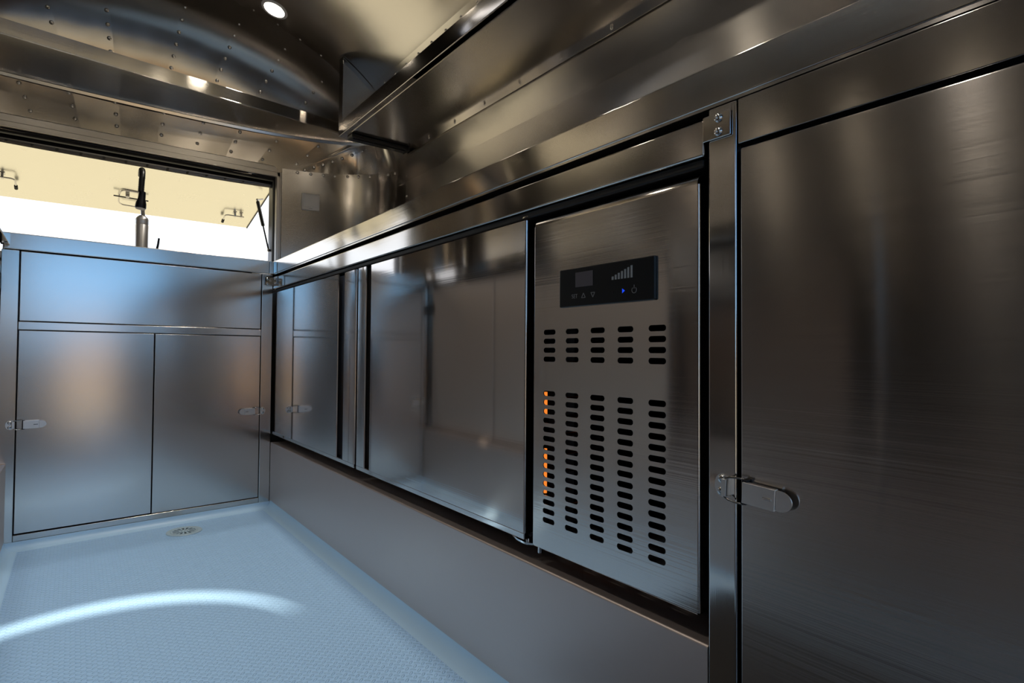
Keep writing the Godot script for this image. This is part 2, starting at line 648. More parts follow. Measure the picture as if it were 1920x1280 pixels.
func build_ceiling() -> void:
	var wob := FastNoiseLite.new()
	wob.seed = 21
	wob.frequency = 3.2
	wob.fractal_octaves = 2
	var ceiling := setting("ceiling")
	var inside := V(XC, 1.0, -1.8)
	# --- gore panels of the end dome, each lapped over its neighbour nearer the middle
	for side: float in [1.0, -1.0]:
		for i in 6:
			if i == 0 and side < 0.0:
				continue
			# boundary curves: inner and outer, as functions of y, shifted towards the middle by the lap
			var rows := []
			var nu := 12
			var nv := 26
			for a in nu + 1:
				var s := float(a) / nu
				var row := []
				for b in nv + 1:
					var t := float(b) / nv
					var x := 0.0
					var y0 := 1.392
					# find the height where this strip meets the arch
					var y1 := 1.9
					for k in 14:
						x = gore_x(i, side, s, y1)
						y1 = lerpf(y1, roof_y(x) - 0.0005, 0.6)
					if i >= 4:
						y0 = lerpf(1.392 if i == 4 else 1.425, 1.4285, s if i == 4 else 1.0)
					var y := lerpf(y0, y1, t)
					x = gore_x(i, side, s, y)
					if i == 5:
						# the outermost gore ends on the climbing corner seam
						var lo_x := seam_x(SEAMS[4], y) - 0.012
						var hi_x := minf(corner_x(y), 1.0) if false else corner_x(y)
						x = lerpf(lo_x, hi_x, s)
						var lim := XC + HALF * sqrt(maxf(0.0, 1.0 - pow((y - BELT) / RISE, 2.0)))
						x = minf(x, lim - 0.0005)
						x = XC + side * (x - XC)
					var z := dome_z(x, y) + 0.0014 * i
					z += 0.0009 * wob.get_noise_2d(x * 1.3 + i * 5.0, y * 1.3)
					z += 0.0035 * (s - 0.5) * sin(i * 2.3 + side) * smoothstep(1.0, 0.6, t)
					if b == nv:
						y = roof_y(x) - 0.0002
						z = ARCH_Z + 0.004
					row.append(V(x, y, z))
				rows.append(row)
			var bld := mb(1)
			bld.sheet(rows, inside, 0.003)
			var panel := put("gore_panel", bld, M.gore, ceiling)
			# its rivets, along the edge that laps the neighbour
			var lines := [[SEAMS[i - 1], side]] if i > 0 else []
			for ln: Array in lines:
				var y: float = ln[0][1] - (0.012 if i < 5 else -0.04)
				while true:
					var x: float = XC + ln[1] * (seam_x(ln[0], y) - XC)
					if y > roof_y(x) - 0.012:
						break
					stud("rivet", rivet_mesh, panel, V(x, y, dome_z(x, y) + 0.0014 * i), dome_normal(x, y), M.rivet)
					var g := (dome_z(x, y + 0.01) - dome_z(x, y)) / 0.01
					y += 0.0495 / sqrt(1.0 + g * g + 0.06)
	# --- corner sheets of the dome, crumpled a little where they are bent round
	for side: float in [1.0, -1.0]:
		var rows := []
		for a in 41:
			var s := float(a) / 40.0
			var x := lerpf(0.826, 1.2485, s)
			var top := 1.4305 + (x - 0.832) / 2.12
			top = minf(top, BELT + RISE * sqrt(maxf(0.0, 1.0 - pow((x - XC) / HALF, 2.0))) - 0.001)
			var bot := belt_y(x) - 0.012
			top = maxf(top + 0.012, bot + 0.002)
			top = minf(top, BELT + RISE * sqrt(maxf(0.0, 1.0 - pow((x - XC) / HALF, 2.0))) - 0.0005)
			top = maxf(top, bot + 0.001)
			var row := []
			for b in 13:
				var y := lerpf(bot, top, b / 12.0)
				var xx := XC + side * (x - XC)
				row.append(V(xx, y, dome_z(xx, y) + 0.0075 + 0.0011 * sin(x * 78.0) + 0.0015 * wob.get_noise_2d(x * 2.0, y)))
			rows.append(row)
		var bld := mb(1)
		bld.sheet(rows, inside, 0.003)
		var panel := put("corner_gore_panel", bld, M.alu_bright, ceiling)
		for k in 8:
			var x := 0.872 + 0.0405 * k
			var y := 1.4305 + (x - 0.832) / 2.12
			if y > BELT + RISE * sqrt(maxf(0.0, 1.0 - pow((x - XC) / HALF, 2.0))) - 0.01:
				continue
			var xx := XC + side * (x - XC)
			stud("rivet", rivet_mesh, panel, V(xx, y, dome_z(xx, y) + 0.012), dome_normal(xx, y), M.rivet)
	# --- the barrel: a wide middle sheet lapped over by one lower sheet on either side
	var seam_angle := acos((1.056 - XC) / HALF)
	for part in 3:
		var a0: float = [seam_angle, 0.0, PI - seam_angle][part]
		var a1: float = [PI - seam_angle, seam_angle, PI][part]
		var lift := 0.0015 if part == 0 else 0.0035
		var rows := []
		var na := 48 if part == 0 else 16
		for i in na + 1:
			var a := lerpf(a0 - (0.01 if part == 2 else 0.0), a1 + (0.01 if part == 1 else 0.0), float(i) / na)
			var row := []
			for j in 41:
				var z := lerpf(ARCH_Z - 0.004, REAR_Z + 0.02, j / 40.0)
				var q := 1.0 - lift
				var w := 0.0018 * wob.get_noise_2d(z * 0.9, a * 1.4 + part * 9.0)
				row.append(V(XC + HALF * (q + w) * cos(a), BELT + RISE * (q + w) * sin(a), z))
			rows.append(row)
		var bld := mb(2)
		bld.sheet(rows, V(XC, 0.9, -1.0), 0.003)
		if part == 0:
			vent_hole(bld)
		var panel := put("ceiling_panel", bld, M.alu, ceiling)
		if part == 0:
			var x := XC - 0.60
			while x < 0.95:
				var nn := V(-(x - XC) / (HALF * HALF), -(roof_y(x) - BELT) / (RISE * RISE), 0.0).normalized()
				stud("rivet", rivet_mesh, panel, V(x, roof_y(x), ARCH_Z + 0.01) + nn * 0.001, nn, M.rivet)
				x += 0.099 * absf(nn.y)
		else:
			for k in 34:
				var z := -2.43 + 0.1045 * k
				if z > REAR_Z - 0.05: break
				var xs := 1.065 if part == 1 else 2.0 * XC - 1.065
				var nn := V(-(xs - XC) / (HALF * HALF), -(roof_y(xs) - BELT) / (RISE * RISE), 0.0).normalized()
				stud("rivet", rivet_mesh, panel, V(xs, roof_y(xs), z) + nn * 0.003, nn, M.rivet)
	# --- outer skin, so that the roof has thickness
	var rows := []
	for i in 33:
		var a := PI * i / 32.0
		var row := []
		for j in 61:
			row.append(V(XC + (HALF + 0.05) * cos(a), BELT - 0.02 + (RISE + 0.07) * sin(a), lerpf(ARCH_Z - 0.03, REAR_Z + 0.08, j / 60.0)))
		rows.append(row)
	var skin := mb(2)
	skin.sheet(rows, V(XC, 9.0, -1.0), 0.0)
	vent_hole(skin)
	rows = []
	for i in 33:
		var row := []
		for j in 13:
			var r := j / 12.0
			var a := PI * i / 32.0
			var x := XC + (HALF + 0.05) * r * cos(a)
			var y := BELT - 0.02 + (RISE + 0.07) * r * sin(a)
			row.append(V(x, y, ARCH_Z - 0.03 - (DOME + 0.05) * sqrt(maxf(0.0, 1.0 - pow(r, 3.0)))))
		rows.append(row)
	skin.sheet(rows, V(XC, 1.5, -9.0), 0.0)
	put("outer_skin", skin, M.alu, ceiling)
	# added roof vent, out of view; lid slid back to cast the floor arc
	var vent := mb()
	var vx := Transform3D(Basis.IDENTITY, V(VENT.x, 0, VENT.y))
	vent.lathe([Vector2(VENT_R, 2.125), Vector2(VENT_R, 1.972), Vector2(VENT_R + 0.10, 1.966), Vector2(VENT_R + 0.10, 2.085), Vector2(VENT_R + 0.012, 2.085), Vector2(VENT_R + 0.012, 2.125)], 64, vx)
	put("added_vent_collar", vent, M.alu, ceiling)
	vent = mb()
	vent.lathe([Vector2(0.0, 2.185), Vector2(0.40, 2.185), Vector2(0.40, 2.20), Vector2(0.30, 2.22), Vector2(0.0, 2.225)], 64, Transform3D(Basis.IDENTITY, V(VENT.x - 0.010, 0, VENT.y + 0.058)))
	put("added_vent_lid", vent, M.alu, ceiling)


func vent_hole(b: MB) -> void:
	# leaves out the triangles that lie within the added round roof vent
	var kept := PackedInt32Array()
	for i in range(0, b.ix.size(), 3):
		var c := (b.v[b.ix[i]] + b.v[b.ix[i + 1]] + b.v[b.ix[i + 2]]) / 3.0
		if c.y > 1.8 and Vector2(c.x, c.z).distance_to(VENT) < VENT_R + 0.04:
			continue
		kept.append_array([b.ix[i], b.ix[i + 1], b.ix[i + 2]])
	b.ix = kept


func gore_x(i: int, side: float, s: float, y: float) -> float:
	# the strip between the rivet lines i-1 and i, on the right (side 1) or left (side -1)
	var lap := 0.012
	if i == 0:
		var r := seam_x(SEAMS[0], y)
		return lerpf(2.0 * XC - r, r, s)
	var lo := seam_x(SEAMS[i - 1], y) - lap
	var hi := seam_x(SEAMS[i], y) if i < 5 else corner_x(y)
	return XC + side * (lerpf(lo, hi, s) - XC)


func build_walls() -> void:
	# right wall: one stainless sheet above the worktop, in front of a thick wall
	var wall := struct("wall_right", quick_box(V(1.252, -0.05, -2.62), V(1.31, 1.42, REAR_Z + 0.06), 0.0), M.alu)
	var b := mb(2)
	b.box(V(1.247, 0.86, -2.48), V(1.2515, 1.43, REAR_Z), 0.0008)
	put("wall_sheet", b, M.wall_steel, wall)
	for y in [1.317, 1.415, 1.512]:
		stud("rivet", rivet_mesh, wall, V(1.247 if y < 1.45 else 1.232, y, -2.472), V(-1, 0, 0), M.rivet)
	# left wall, with the entrance doorway behind the camera
	wall = struct("wall_left", quick_box(V(2 * XC - 1.31, -0.05, -2.62), V(2 * XC - 1.252, 1.42, 0.20), 0.0), M.alu)
	for r in [[V(2 * XC - 1.31, -0.05, 0.98), V(2 * XC - 1.252, 1.42, REAR_Z + 0.06)], [V(2 * XC - 1.31, 1.36, 0.20), V(2 * XC - 1.252, 1.42, 0.98)]]:
		b = mb(2)
		b.box(r[0], r[1], 0.0)
		put("wall_board", b, M.alu, wall)
	b = mb(2)
	b.box(V(2 * XC - 1.2515, 0.86, -2.48), V(2 * XC - 1.247, 1.38, 0.18), 0.0008)
	put("wall_sheet", b, M.wall_steel, wall)
	# end wall: curved corner sheets either side of the window, plain wall under the sill
	var end := setting("wall_end")
	var wob := FastNoiseLite.new()
	wob.seed = 4
	wob.frequency = 2.6
	for side: float in [1.0, -1.0]:
		var rows := []
		for i in 37:
			var row := []
			var t := i / 36.0
			var x := lerpf(0.771, 1.2499, 1.0 - pow(1.0 - t, 1.7))
			for j in 15:
				var y := lerpf(0.80, belt_y(x) + 0.012, j / 14.0)
				var xx := XC + side * (x - XC)
				var z := dome_z(xx, y) if x < 1.2499 else -2.478
				var amp := 0.0016 * smoothstep(0.82, 0.95, x) * smoothstep(1.22, 1.1, x)
				row.append(V(xx, y, z + amp * wob.get_noise_2d(x * 1.1, y * 1.9) + 0.0105))
			rows.append(row)
		var bld := mb(1)
		bld.sheet(rows, V(XC, 1.2, -1.0), 0.003)
		var sheet := put("corner_sheet", bld, M.alu_bright, end)
		for k in 11:
			var x: float = [0.839, 0.899, 0.956, 1.008, 1.063, 1.109, 1.156, 1.193, 1.220, 1.238, 1.247][k]
			var xx := XC + side * (x - XC)
			stud("rivet", rivet_mesh, sheet, V(xx, belt_y(x) + 0.002, dome_z(xx, belt_y(x) + 0.002) + 0.0115), dome_normal(xx, BELT - 0.01), M.rivet)
	# wall under the window and behind the counter, with thickness
	b = mb(0)
	b.box(V(-0.86, -0.05, -2.97), V(1.26, 0.93, -2.875), 0.002)
	put("lower_wall", b, M.alu, end)
	for side: float in [1.0, -1.0]:
		b = mb(0)
		var x0 := XC + side * 0.55
		var x1 := XC + side * 1.06
		b.box(V(minf(x0, x1), 0.90, -2.97), V(maxf(x0, x1), 1.46, -2.93), 0.0)
		put("outer_skin", b, M.alu, end)
		b = mb(2)
		b.box(V(minf(XC + side * 1.04, XC + side * 1.09), -0.05, -2.97), V(maxf(XC + side * 1.04, XC + side * 1.09), 1.46, -2.60), 0.0)
		put("outer_skin", b, M.alu, end)
	b = mb(0)
	b.box(V(-0.86, 1.45, -2.97), V(1.26, 1.52, -2.92), 0.0)
	put("outer_skin", b, M.alu, end)
	# rear wall with a wide doorway; low board added to darken dome reflections
	var rear := setting("wall_rear")
	for r in [[V(-0.91, 1.42, REAR_Z), V(1.31, 2.12, REAR_Z + 0.06)], [V(-0.91, -0.05, REAR_Z), V(0.20, 1.42, REAR_Z + 0.06)], [V(0.20, -0.05, REAR_Z), V(0.46, 0.72, REAR_Z + 0.06)], [V(1.14, -0.05, REAR_Z), V(1.31, 1.42, REAR_Z + 0.06)]]:
		b = mb(0)
		b.box(r[0], r[1], 0.0)
		put("wall_board", b, M.alu, rear)


func quick_box(lo: Vector3, hi: Vector3, r: float, grain := 2) -> MB:
	var b := mb(grain)
	b.box(lo, hi, r)
	return b


func build_ground() -> void:
	var b := mb()
	b.quad(V(-60, -0.55, -60), V(60, -0.55, -60), V(60, -0.55, 60), V(-60, -0.55, 60), Vector3.UP)
	struct("ground", b, M.ground)
	struct("added_tan_wall", quick_box(V(-14, -0.55, 12.0), V(14, 1.25, 12.25), 0.02), M.tan_wall)  # added unseen wall, gives the sink doors a tan reflection


func build_floor() -> void:
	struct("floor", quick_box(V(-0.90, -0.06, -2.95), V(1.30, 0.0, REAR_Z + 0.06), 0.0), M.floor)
	put("added_dark_mat", quick_box(V(-0.10, 0.0, -0.80), V(0.46, 0.008, 0.95), 0.003), M.rubber, get_node("floor"))  # added unseen mat, darkens the reflections in dome and locker
	# coved skirting strips along the plinths and the sink unit
	var prof := PackedVector2Array()
	for k in 7:
		var a := k * PI * 0.5 / 6.0
		prof.append(Vector2(0.577 - 0.026 + 0.026 * sin(a), 0.0005 + 0.026 - 0.026 * cos(a)))
	prof.append(Vector2(0.579, 0.0265))
	prof.append(Vector2(0.579, 0.0))
	prof.append(Vector2(0.548, 0.0))
	var b := mb(2)
	b.extrude(prof, 2, -2.2, 0.10)
	struct("baseboard_right", b, M.cove)
	var left := PackedVector2Array()
	for p in prof:
		left.append(Vector2(-0.147 - (p.x - 0.577), p.y))
	b = mb(2)
	b.extrude(left, 2, -2.14, 0.10)
	struct("baseboard_left", b, M.cove)
	var endp := PackedVector2Array()   # (y, z) profile pushed along x
	for k in 7:
		var a := k * PI * 0.5 / 6.0
		endp.append(Vector2(0.0005 + 0.022 - 0.022 * cos(a), 0.004 + 0.022 - 0.022 * sin(a)))
	endp.append(Vector2(0.0225, 0.0))
	endp.append(Vector2(0.0, 0.0))
	endp.append(Vector2(0.0, 0.028))
	b = mb(0)
	b.extrude(endp, 0, -0.735, 0.0)
	var e := struct("baseboard_end", b, M.cove)
	e.position = V(0.577, 0, -2.21)
	e.rotation.y = SKEW


func build_window() -> void:
	var w := setting("window_1")
	var x0 := -0.382
	var x1 := 0.782
	var y0 := 0.905
	var y1 := 1.451
	var z := -2.846
	# flat flange round the opening, rounded outer corners
	var t := 0.036
	for r in [[V(x0, y1 - 0.048, z - 0.012), V(x1, y1, z + 0.012)], [V(x0, y0, z - 0.012), V(x0 + t, y1 - 0.040, z + 0.0112)], [V(x1 - t, y0, z - 0.012), V(x1, y1 - 0.040, z + 0.0112)], [V(x0, y0, z - 0.012), V(x1, y0 + 0.03, z + 0.012)]]:
		var b := mb(0 if r[1].x - r[0].x > 0.5 else 1)
		b.box(r[0], r[1], 0.005)
		put("window_frame", b, M.frame, w)
	# inner bead, standing a little proud, with a dark rubber line between
	for r in [[V(x0 + 0.018, y1 - 0.052, z - 0.01), V(x1 - 0.018, y1 - 0.030, z + 0.018)], [V(x0 + 0.018, y0 + 0.01, z - 0.01), V(x0 + 0.034, y1 - 0.03, z + 0.018)], [V(x1 - 0.034, y0 + 0.01, z - 0.01), V(x1 - 0.018, y1 - 0.03, z + 0.018)]]:
		var b := mb(0 if r[1].x - r[0].x > 0.5 else 1)
		b.box(r[0], r[1], 0.003)
		put("window_bead", b, M.frame, w)
	# reveal of the opening and its rubber seal
	var ix0 := x0 + 0.040
	var ix1 := x1 - 0.040
	for r in [[V(ix0 - 0.02, y1 - 0.058, -2.95), V(ix1 + 0.02, y1 - 0.052, z)], [V(ix0 - 0.008, y0, -2.95), V(ix0 - 0.002, y1 - 0.052, z)], [V(ix1 + 0.002, y0, -2.95), V(ix1 + 0.008, y1 - 0.052, z)]]:
		put("window_reveal", quick_box(r[0], r[1], 0.0015), M.dark_metal, w)
	var b := mb(0)
	b.box(V(ix0, y1 - 0.068, z - 0.03), V(ix1, y1 - 0.054, z - 0.005), 0.004)
	put("rubber_seal", b, M.rubber, w)
	for s in [ix0 - 0.003, ix1 - 0.001]:
		b = mb(1)
		b.box(V(s, y0, z - 0.03), V(s + 0.006, y1 - 0.06, z - 0.008), 0.002)
		put("rubber_seal", b, M.rubber, w)
	# hinge rail above the hatch with its screws
	b = mb(0)
	b.box(V(ix0 - 0.01, y1 - 0.076, -2.955), V(ix1 + 0.01, y1 - 0.058, -2.90), 0.002)
	put("hinge_rail", b, M.dark_metal, w)
	for k in 14:
		stud("screw", screw_mesh, w, V(ix0 + 0.04 + k * 0.077, y1 - 0.076, -2.93), V(0, -1, 0), M.black)


# ------------------------------------------------------------------------------------------------
# right-hand side
# ------------------------------------------------------------------------------------------------
func build_right_counter() -> void:
	var t := thing("worktop", "long stainless steel worktop with folded front edge running along the right wall", "worktop")
	var b := mb(2)
	b.box(V(0.577, 0.853, -2.215), V(0.60, 0.90, 0.10), 0.003, 3)
	put("front_edge", b, M.band, t)
	b = mb(2)
	var plan := PackedVector2Array([Vector2(0.60, 0.10), Vector2(0.60, -2.205)])
	for k in 9:
		var px := lerpf(0.635, 1.215, k / 8.0)
		plan.append(Vector2(px, dome_z(px, BELT) + 0.024))
	plan.append(Vector2(1.244, -2.46))
	plan.append(Vector2(1.244, 0.10))
	b.extrude(plan, 1, 0.870, 0.899)
	put("top_sheet", b, M.steel, t)
	b = mb(2)
	b.box(V(0.578, 0.850, -2.20), V(0.63, 0.8535, 0.095), 0.0)
	put("return_lip", b, M.steel, t)
	t = thing("plinth", "low stainless steel plinth the undercounter fridge stands on", "plinth")
	b = mb(2)
	var prof := PackedVector2Array([Vector2(0.577, 0.0)])
	for k in 6:
		var a := k * PI * 0.5 / 5.0
		prof.append(Vector2(0.5805 - 0.0035 * cos(a), 0.2325 + 0.0035 * sin(a)))
	prof.append(Vector2(1.24, 0.236))
	prof.append(Vector2(1.24, 0.0))
	b.extrude(prof, 2, -2.2085, -0.386, 20.0)
	put("casing", b, M.plinth, t)
	# far end filler between plinth and sink unit
	b = mb(1)
	b.box(V(0.5775, 0.003, -2.205), V(0.5800, 0.2345, -2.165), 0.001)
	put("end_strip", b, M.sink, t)


func rounded_face(b: MB, x: float, y0: float, y1: float, z0: float, z1: float, r: float, depth: float) -> void:
	b.box(V(x, y0, z0), V(x + depth, y1, z1), r, 4)


func build_fridge() -> void:
	var f := thing("undercounter_fridge", "stainless steel undercounter fridge with two solid doors and a vented control panel", "fridge")
	# carcass behind the doors, open towards the machine bay
	var b := mb(2)
	b.box(V(0.636, 0.25, -2.25), V(1.23, 0.845, -0.745), 0.002)
	b.box(V(0.632, 0.25, -0.745), V(1.23, 0.262, -0.39), 0.001)
	b.box(V(0.632, 0.800, -0.745), V(1.23, 0.845, -0.39), 0.001)
	b.box(V(1.215, 0.26, -0.745), V(1.23, 0.80, -0.39), 0.0)
	b.box(V(0.632, 0.26, -0.402), V(1.23, 0.80, -0.392), 0.0)
	put("carcass", b, M.dark_metal, f)
	# the front band above the doors, with a rounded lower return
	b = mb(2)
	b.box(V(0.5775, 0.797, -2.208), V(0.634, 0.840, -0.391), 0.003, 3)
	put("top_band", b, M.band, f)
	b = mb(2)
	b.box(V(0.583, 0.786, -2.24), V(0.632, 0.797, -0.395), 0.003)
	put("gasket", b, M.black, f)
	# door one (far): slab, pocket pull near its right edge
	var x := 0.580
	door(f, x, -2.240, -1.430, -1.5565, -1.5120, true)
	door(f, x, -1.4175, -0.7230, -1.3660, -1.3365, false)
	# hinges of the near door at its right edge
	for y in [[0.256, 0.266], [0.785, 0.794]]:
		b = mb(2)
		var poly := PackedVector2Array([Vector2(0.632, -0.77), Vector2(0.592, -0.77), Vector2(0.584, -0.747), Vector2(0.582, -0.725), Vector2(0.589, -0.712), Vector2(0.632, -0.705)])
		b.extrude(poly, 1, y[0] + 0.0035, y[1] - 0.0035)
		put("hinge", b, M.chrome, f)
		b = mb(2)
		b.lathe([Vector2(0.0, -0.006), Vector2(0.005, -0.006), Vector2(0.005, 0.006), Vector2(0.0, 0.006)], 12, Transform3D(Basis.IDENTITY, V(0.596, (y[0] + y[1]) * 0.5, -0.732)))
		put("hinge_pin", b, M.chrome, f)
	machine_panel(f)
	machine_bay(f)
	control_panel(f)
	for side in 2:
		bracket(side)


func door(f: Node3D, x: float, z0: float, z1: float, c0: float, c1: float, mirror_pull: bool) -> void:
	# outline in (x, z) with a deep pocket between c0 and c1, pushed up along y
	var d := 0.046
	var r := 0.0035
	var pts := PackedVector2Array()
	var corner := func(cx: float, cz: float, a0: float, a1: float) -> void:
		for k in 5:
			var a := lerpf(a0, a1, k / 4.0)
			pts.append(Vector2(cx + r * cos(a), cz + r * sin(a)))
	corner.call(x + r, z0 + r, -PI * 0.5, -PI)
	# pocket
	pts.append(Vector2(x, c0 - 0.002))
	pts.append(Vector2(x + 0.002, c0))
	pts.append(Vector2(x + 0.020, c0))
	pts.append(Vector2(x + 0.024, lerpf(c0, c1, 0.35)))
	pts.append(Vector2(x + 0.020, c1))
	pts.append(Vector2(x + 0.002, c1))
	pts.append(Vector2(x, c1 + 0.002))
	corner.call(x + r, z1 - r, PI, PI * 0.5)
	pts.append(Vector2(x + d, z1))
	pts.append(Vector2(x + d, z0))
	var b := mb(2)
	b.extrude(pts, 1, 0.277, 0.783, 35.0)
	# the door's foot closes the pocket at the bottom
	b.box(V(x + 0.0002, 0.266, z0 + 0.001), V(x + d, 0.2775, z1 - 0.001), 0.002)
	var o := put("door", b, M.fridge, f)
	# black back of the pull and the closing gasket
	b = mb(1)
	b.box(V(x + 0.0185, 0.278, c0 + 0.001), V(x + 0.0197, 0.782, c1 - 0.001), 0.0)
	put("pull_recess", b, M.black if not mirror_pull else M.dark_metal, o)
	b = mb(1)
	b.box(V(x + d, 0.27, z0 + 0.012), V(x + d + 0.006, 0.78, z1 - 0.012), 0.001)
	put("door_gasket", b, M.black, o)


func slot_cell(b: MB, x: float, y0: float, y1: float, z0: float, z1: float, cy: float, cz: float, hw: float, hh: float, deep: float) -> void:
	# the face round one rounded slot, and the slot's inner wall
	var ang := []
	for k in 9:
		var e := lerpf(-PI * 0.5, PI * 0.5, k / 8.0)
		ang.append(fposmod(atan2(hh * sin(e), hw - hh + hh * cos(e)), TAU))
		ang.append(fposmod(atan2(hh * sin(e), hh - hw - hh * cos(e)), TAU))
	for q in [V(0, y0, z0), V(0, y0, z1), V(0, y1, z0), V(0, y1, z1)]:
		ang.append(fposmod(atan2(q.y - cy, q.z - cz), TAU))
	ang.sort()
	var inner := []
	var outer := []
	for a in ang:
		var d := Vector2(cos(a), sin(a))   # (z, y)
		# stadium: a bar of half length hw - hh with round ends of radius hh
		var lo := 0.0
		var hi := hw + hh * 0.01
		for k in 24:
			var m := (lo + hi) * 0.5
			var p := d * m
			var e := Vector2(maxf(absf(p.x) - (hw - hh), 0.0), p.y)
			if e.length() < hh: lo = m
			else: hi = m
		inner.append(V(x, cy + d.y * lo, cz + d.x * lo))
		var tz: float = (z1 - cz if d.x > 0.0 else cz - z0) / maxf(absf(d.x), 1e-9)
		var ty: float = (y1 - cy if d.y > 0.0 else cy - y0) / maxf(absf(d.y), 1e-9)
		var t := minf(tz, ty)
		outer.append(V(x, cy + d.y * t, cz + d.x * t))
	var m := ang.size()
	for i in m:
		var j := (i + 1) % m
		b.quad(inner[i], outer[i], outer[j], inner[j], V(-1, 0, 0))
		var mid: Vector3 = (inner[i] + inner[j]) * 0.5
		b.quad(inner[i], inner[j], inner[j] + V(deep, 0, 0), inner[i] + V(deep, 0, 0), V(0, cy - mid.y, cz - mid.z).normalized())


func machine_panel(f: Node3D) -> void:
	var x := 0.580
	var z0 := -0.7033
	var z1 := -0.3985
	var y0 := 0.2632
	var y1 := 0.7791
	var r := 0.003
	var rt := 0.012
	var deep := 0.0014
	var b := mb(2)
	# slot columns (z centres) and rows (y centres)
	var cols := [-0.6643, -0.6140, -0.5627, -0.5119, -0.4597]
	var rows := []
	for k in 4: rows.append(0.5990 - 0.01381 * k)
	for k in 15: rows.append(0.5048 - 0.01386 * k)
	var ze := [z0 + r]
	for c in cols:
		ze.append(c - 0.0178)
		ze.append(c + 0.0178)
	ze.append(z1 - r)
	var ye := [y1 - rt]
	for c in rows:
		ye.append(c + 0.0069)
		ye.append(c - 0.0069)
	ye.append(y0 + r)
	for i in ze.size() - 1:
		for j in ye.size() - 1:
			if i % 2 == 1 and j % 2 == 1:
				slot_cell(b, x, ye[j + 1], ye[j], ze[i], ze[i + 1], rows[j / 2], cols[i / 2], 0.0136, 0.00395, deep)
			elif ye[j] - ye[j + 1] > 1e-5:
				b.quad(V(x, ye[j], ze[i]), V(x, ye[j], ze[i + 1]), V(x, ye[j + 1], ze[i + 1]), V(x, ye[j + 1], ze[i]), V(-1, 0, 0))
	# folded edges: softly rounded at the top, tight elsewhere
	var fold := func(p0: Vector3, p1: Vector3, out: Vector3, rr: float, back: float) -> void:
		var prev := -1
		for k in 7:
			var a := k * PI * 0.5 / 6.0
			var nn := V(-cos(a), 0, 0) + out * sin(a)
			var q := V(rr * (1.0 - cos(a)), 0, 0) + out * rr * sin(a)
			var i := b.vert(p0 + q, nn)
			b.vert(p1 + q, nn)
			if prev >= 0:
				b.tri(prev, prev + 1, i + 1)
				b.tri(prev, i + 1, i)
			prev = i
		b.quad(p0 + out * rr + V(rr, 0, 0), p1 + out * rr + V(rr, 0, 0), p1 + out * rr + V(back, 0, 0), p0 + out * rr + V(back, 0, 0), out)
	fold.call(V(x, y1 - rt, z0 + r), V(x, y1 - rt, z1 - r), Vector3.UP, rt, 0.03)
	fold.call(V(x, y0 + r, z0 + r), V(x, y0 + r, z1 - r), Vector3.DOWN, r, 0.03)
	fold.call(V(x, y0 + r, z0 + r), V(x, y1 - rt, z0 + r), Vector3.FORWARD, r, 0.03)
	fold.call(V(x, y0 + r, z1 - r), V(x, y1 - rt, z1 - r), Vector3.BACK, r, 0.03)
	put("machine_panel", b, M.panel, f)
	b = mb(2)
	b.lathe([Vector2(0.0, -0.005), Vector2(0.004, -0.005), Vector2(0.004, 0.004), Vector2(0.0, 0.004)], 10, Transform3D(Basis.IDENTITY, V(0.586, 0.2597, -0.6905)))
	put("panel_screw", b, M.chrome, f)


func machine_bay(f: Node3D) -> void:
	# what shows through the slots: condenser fins, copper pipes and a compressor
	var b := mb(1)
	for k in 30:
		var z := -0.735 + 0.0022 * k
		b.box(V(0.70, 0.29, z), V(0.78, 0.60, z + 0.0006), 0.0)
	put("condenser_fins", b, M.fin, f)
	b = mb()
	var path := []
	for k in 9:
		var y := 0.31 + k * 0.03
		var back := k % 2 == 1
		path.append(V(0.655 if not back else 0.70, y, -0.715))
		path.append(V(0.70 if not back else 0.655, y, -0.715))
	b.tube(path, 0.004, 8)
	put("copper_pipe", b, M.copper, f)
	b = mb()
	b.lathe([Vector2(0.0, 0.262), Vector2(0.075, 0.262), Vector2(0.085, 0.28), Vector2(0.085, 0.37), Vector2(0.07, 0.41), Vector2(0.03, 0.43), Vector2(0.0, 0.432)], 24, Transform3D(Basis.IDENTITY, V(0.82, 0, -0.53)))
	put("compressor", b, M.black, f)
	b = mb(2)
	b.box(V(0.66, 0.263, -0.72), V(1.1, 0.268, -0.41), 0.001)
	put("base_tray", b, M.galvanised, f)
	b = mb(1)
	b.box(V(0.648, 0.27, -0.7435), V(0.90, 0.79, -0.741), 0.0)
	put("bay_wall", b, M.galvanised, f)
	# glowing tubes added to give orange light behind the slots
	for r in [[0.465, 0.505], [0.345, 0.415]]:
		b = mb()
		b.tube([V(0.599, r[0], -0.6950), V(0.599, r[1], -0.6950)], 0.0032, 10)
		put("added_glow_tube", b, M.amber, f)


func flat_poly(b: MB, pts: PackedVector2Array, x: float, proud: float) -> void:
	# a thin printed shape on the panel: outline in (y, z), raised a hair
	b.extrude(pts, 0, x - proud, x)


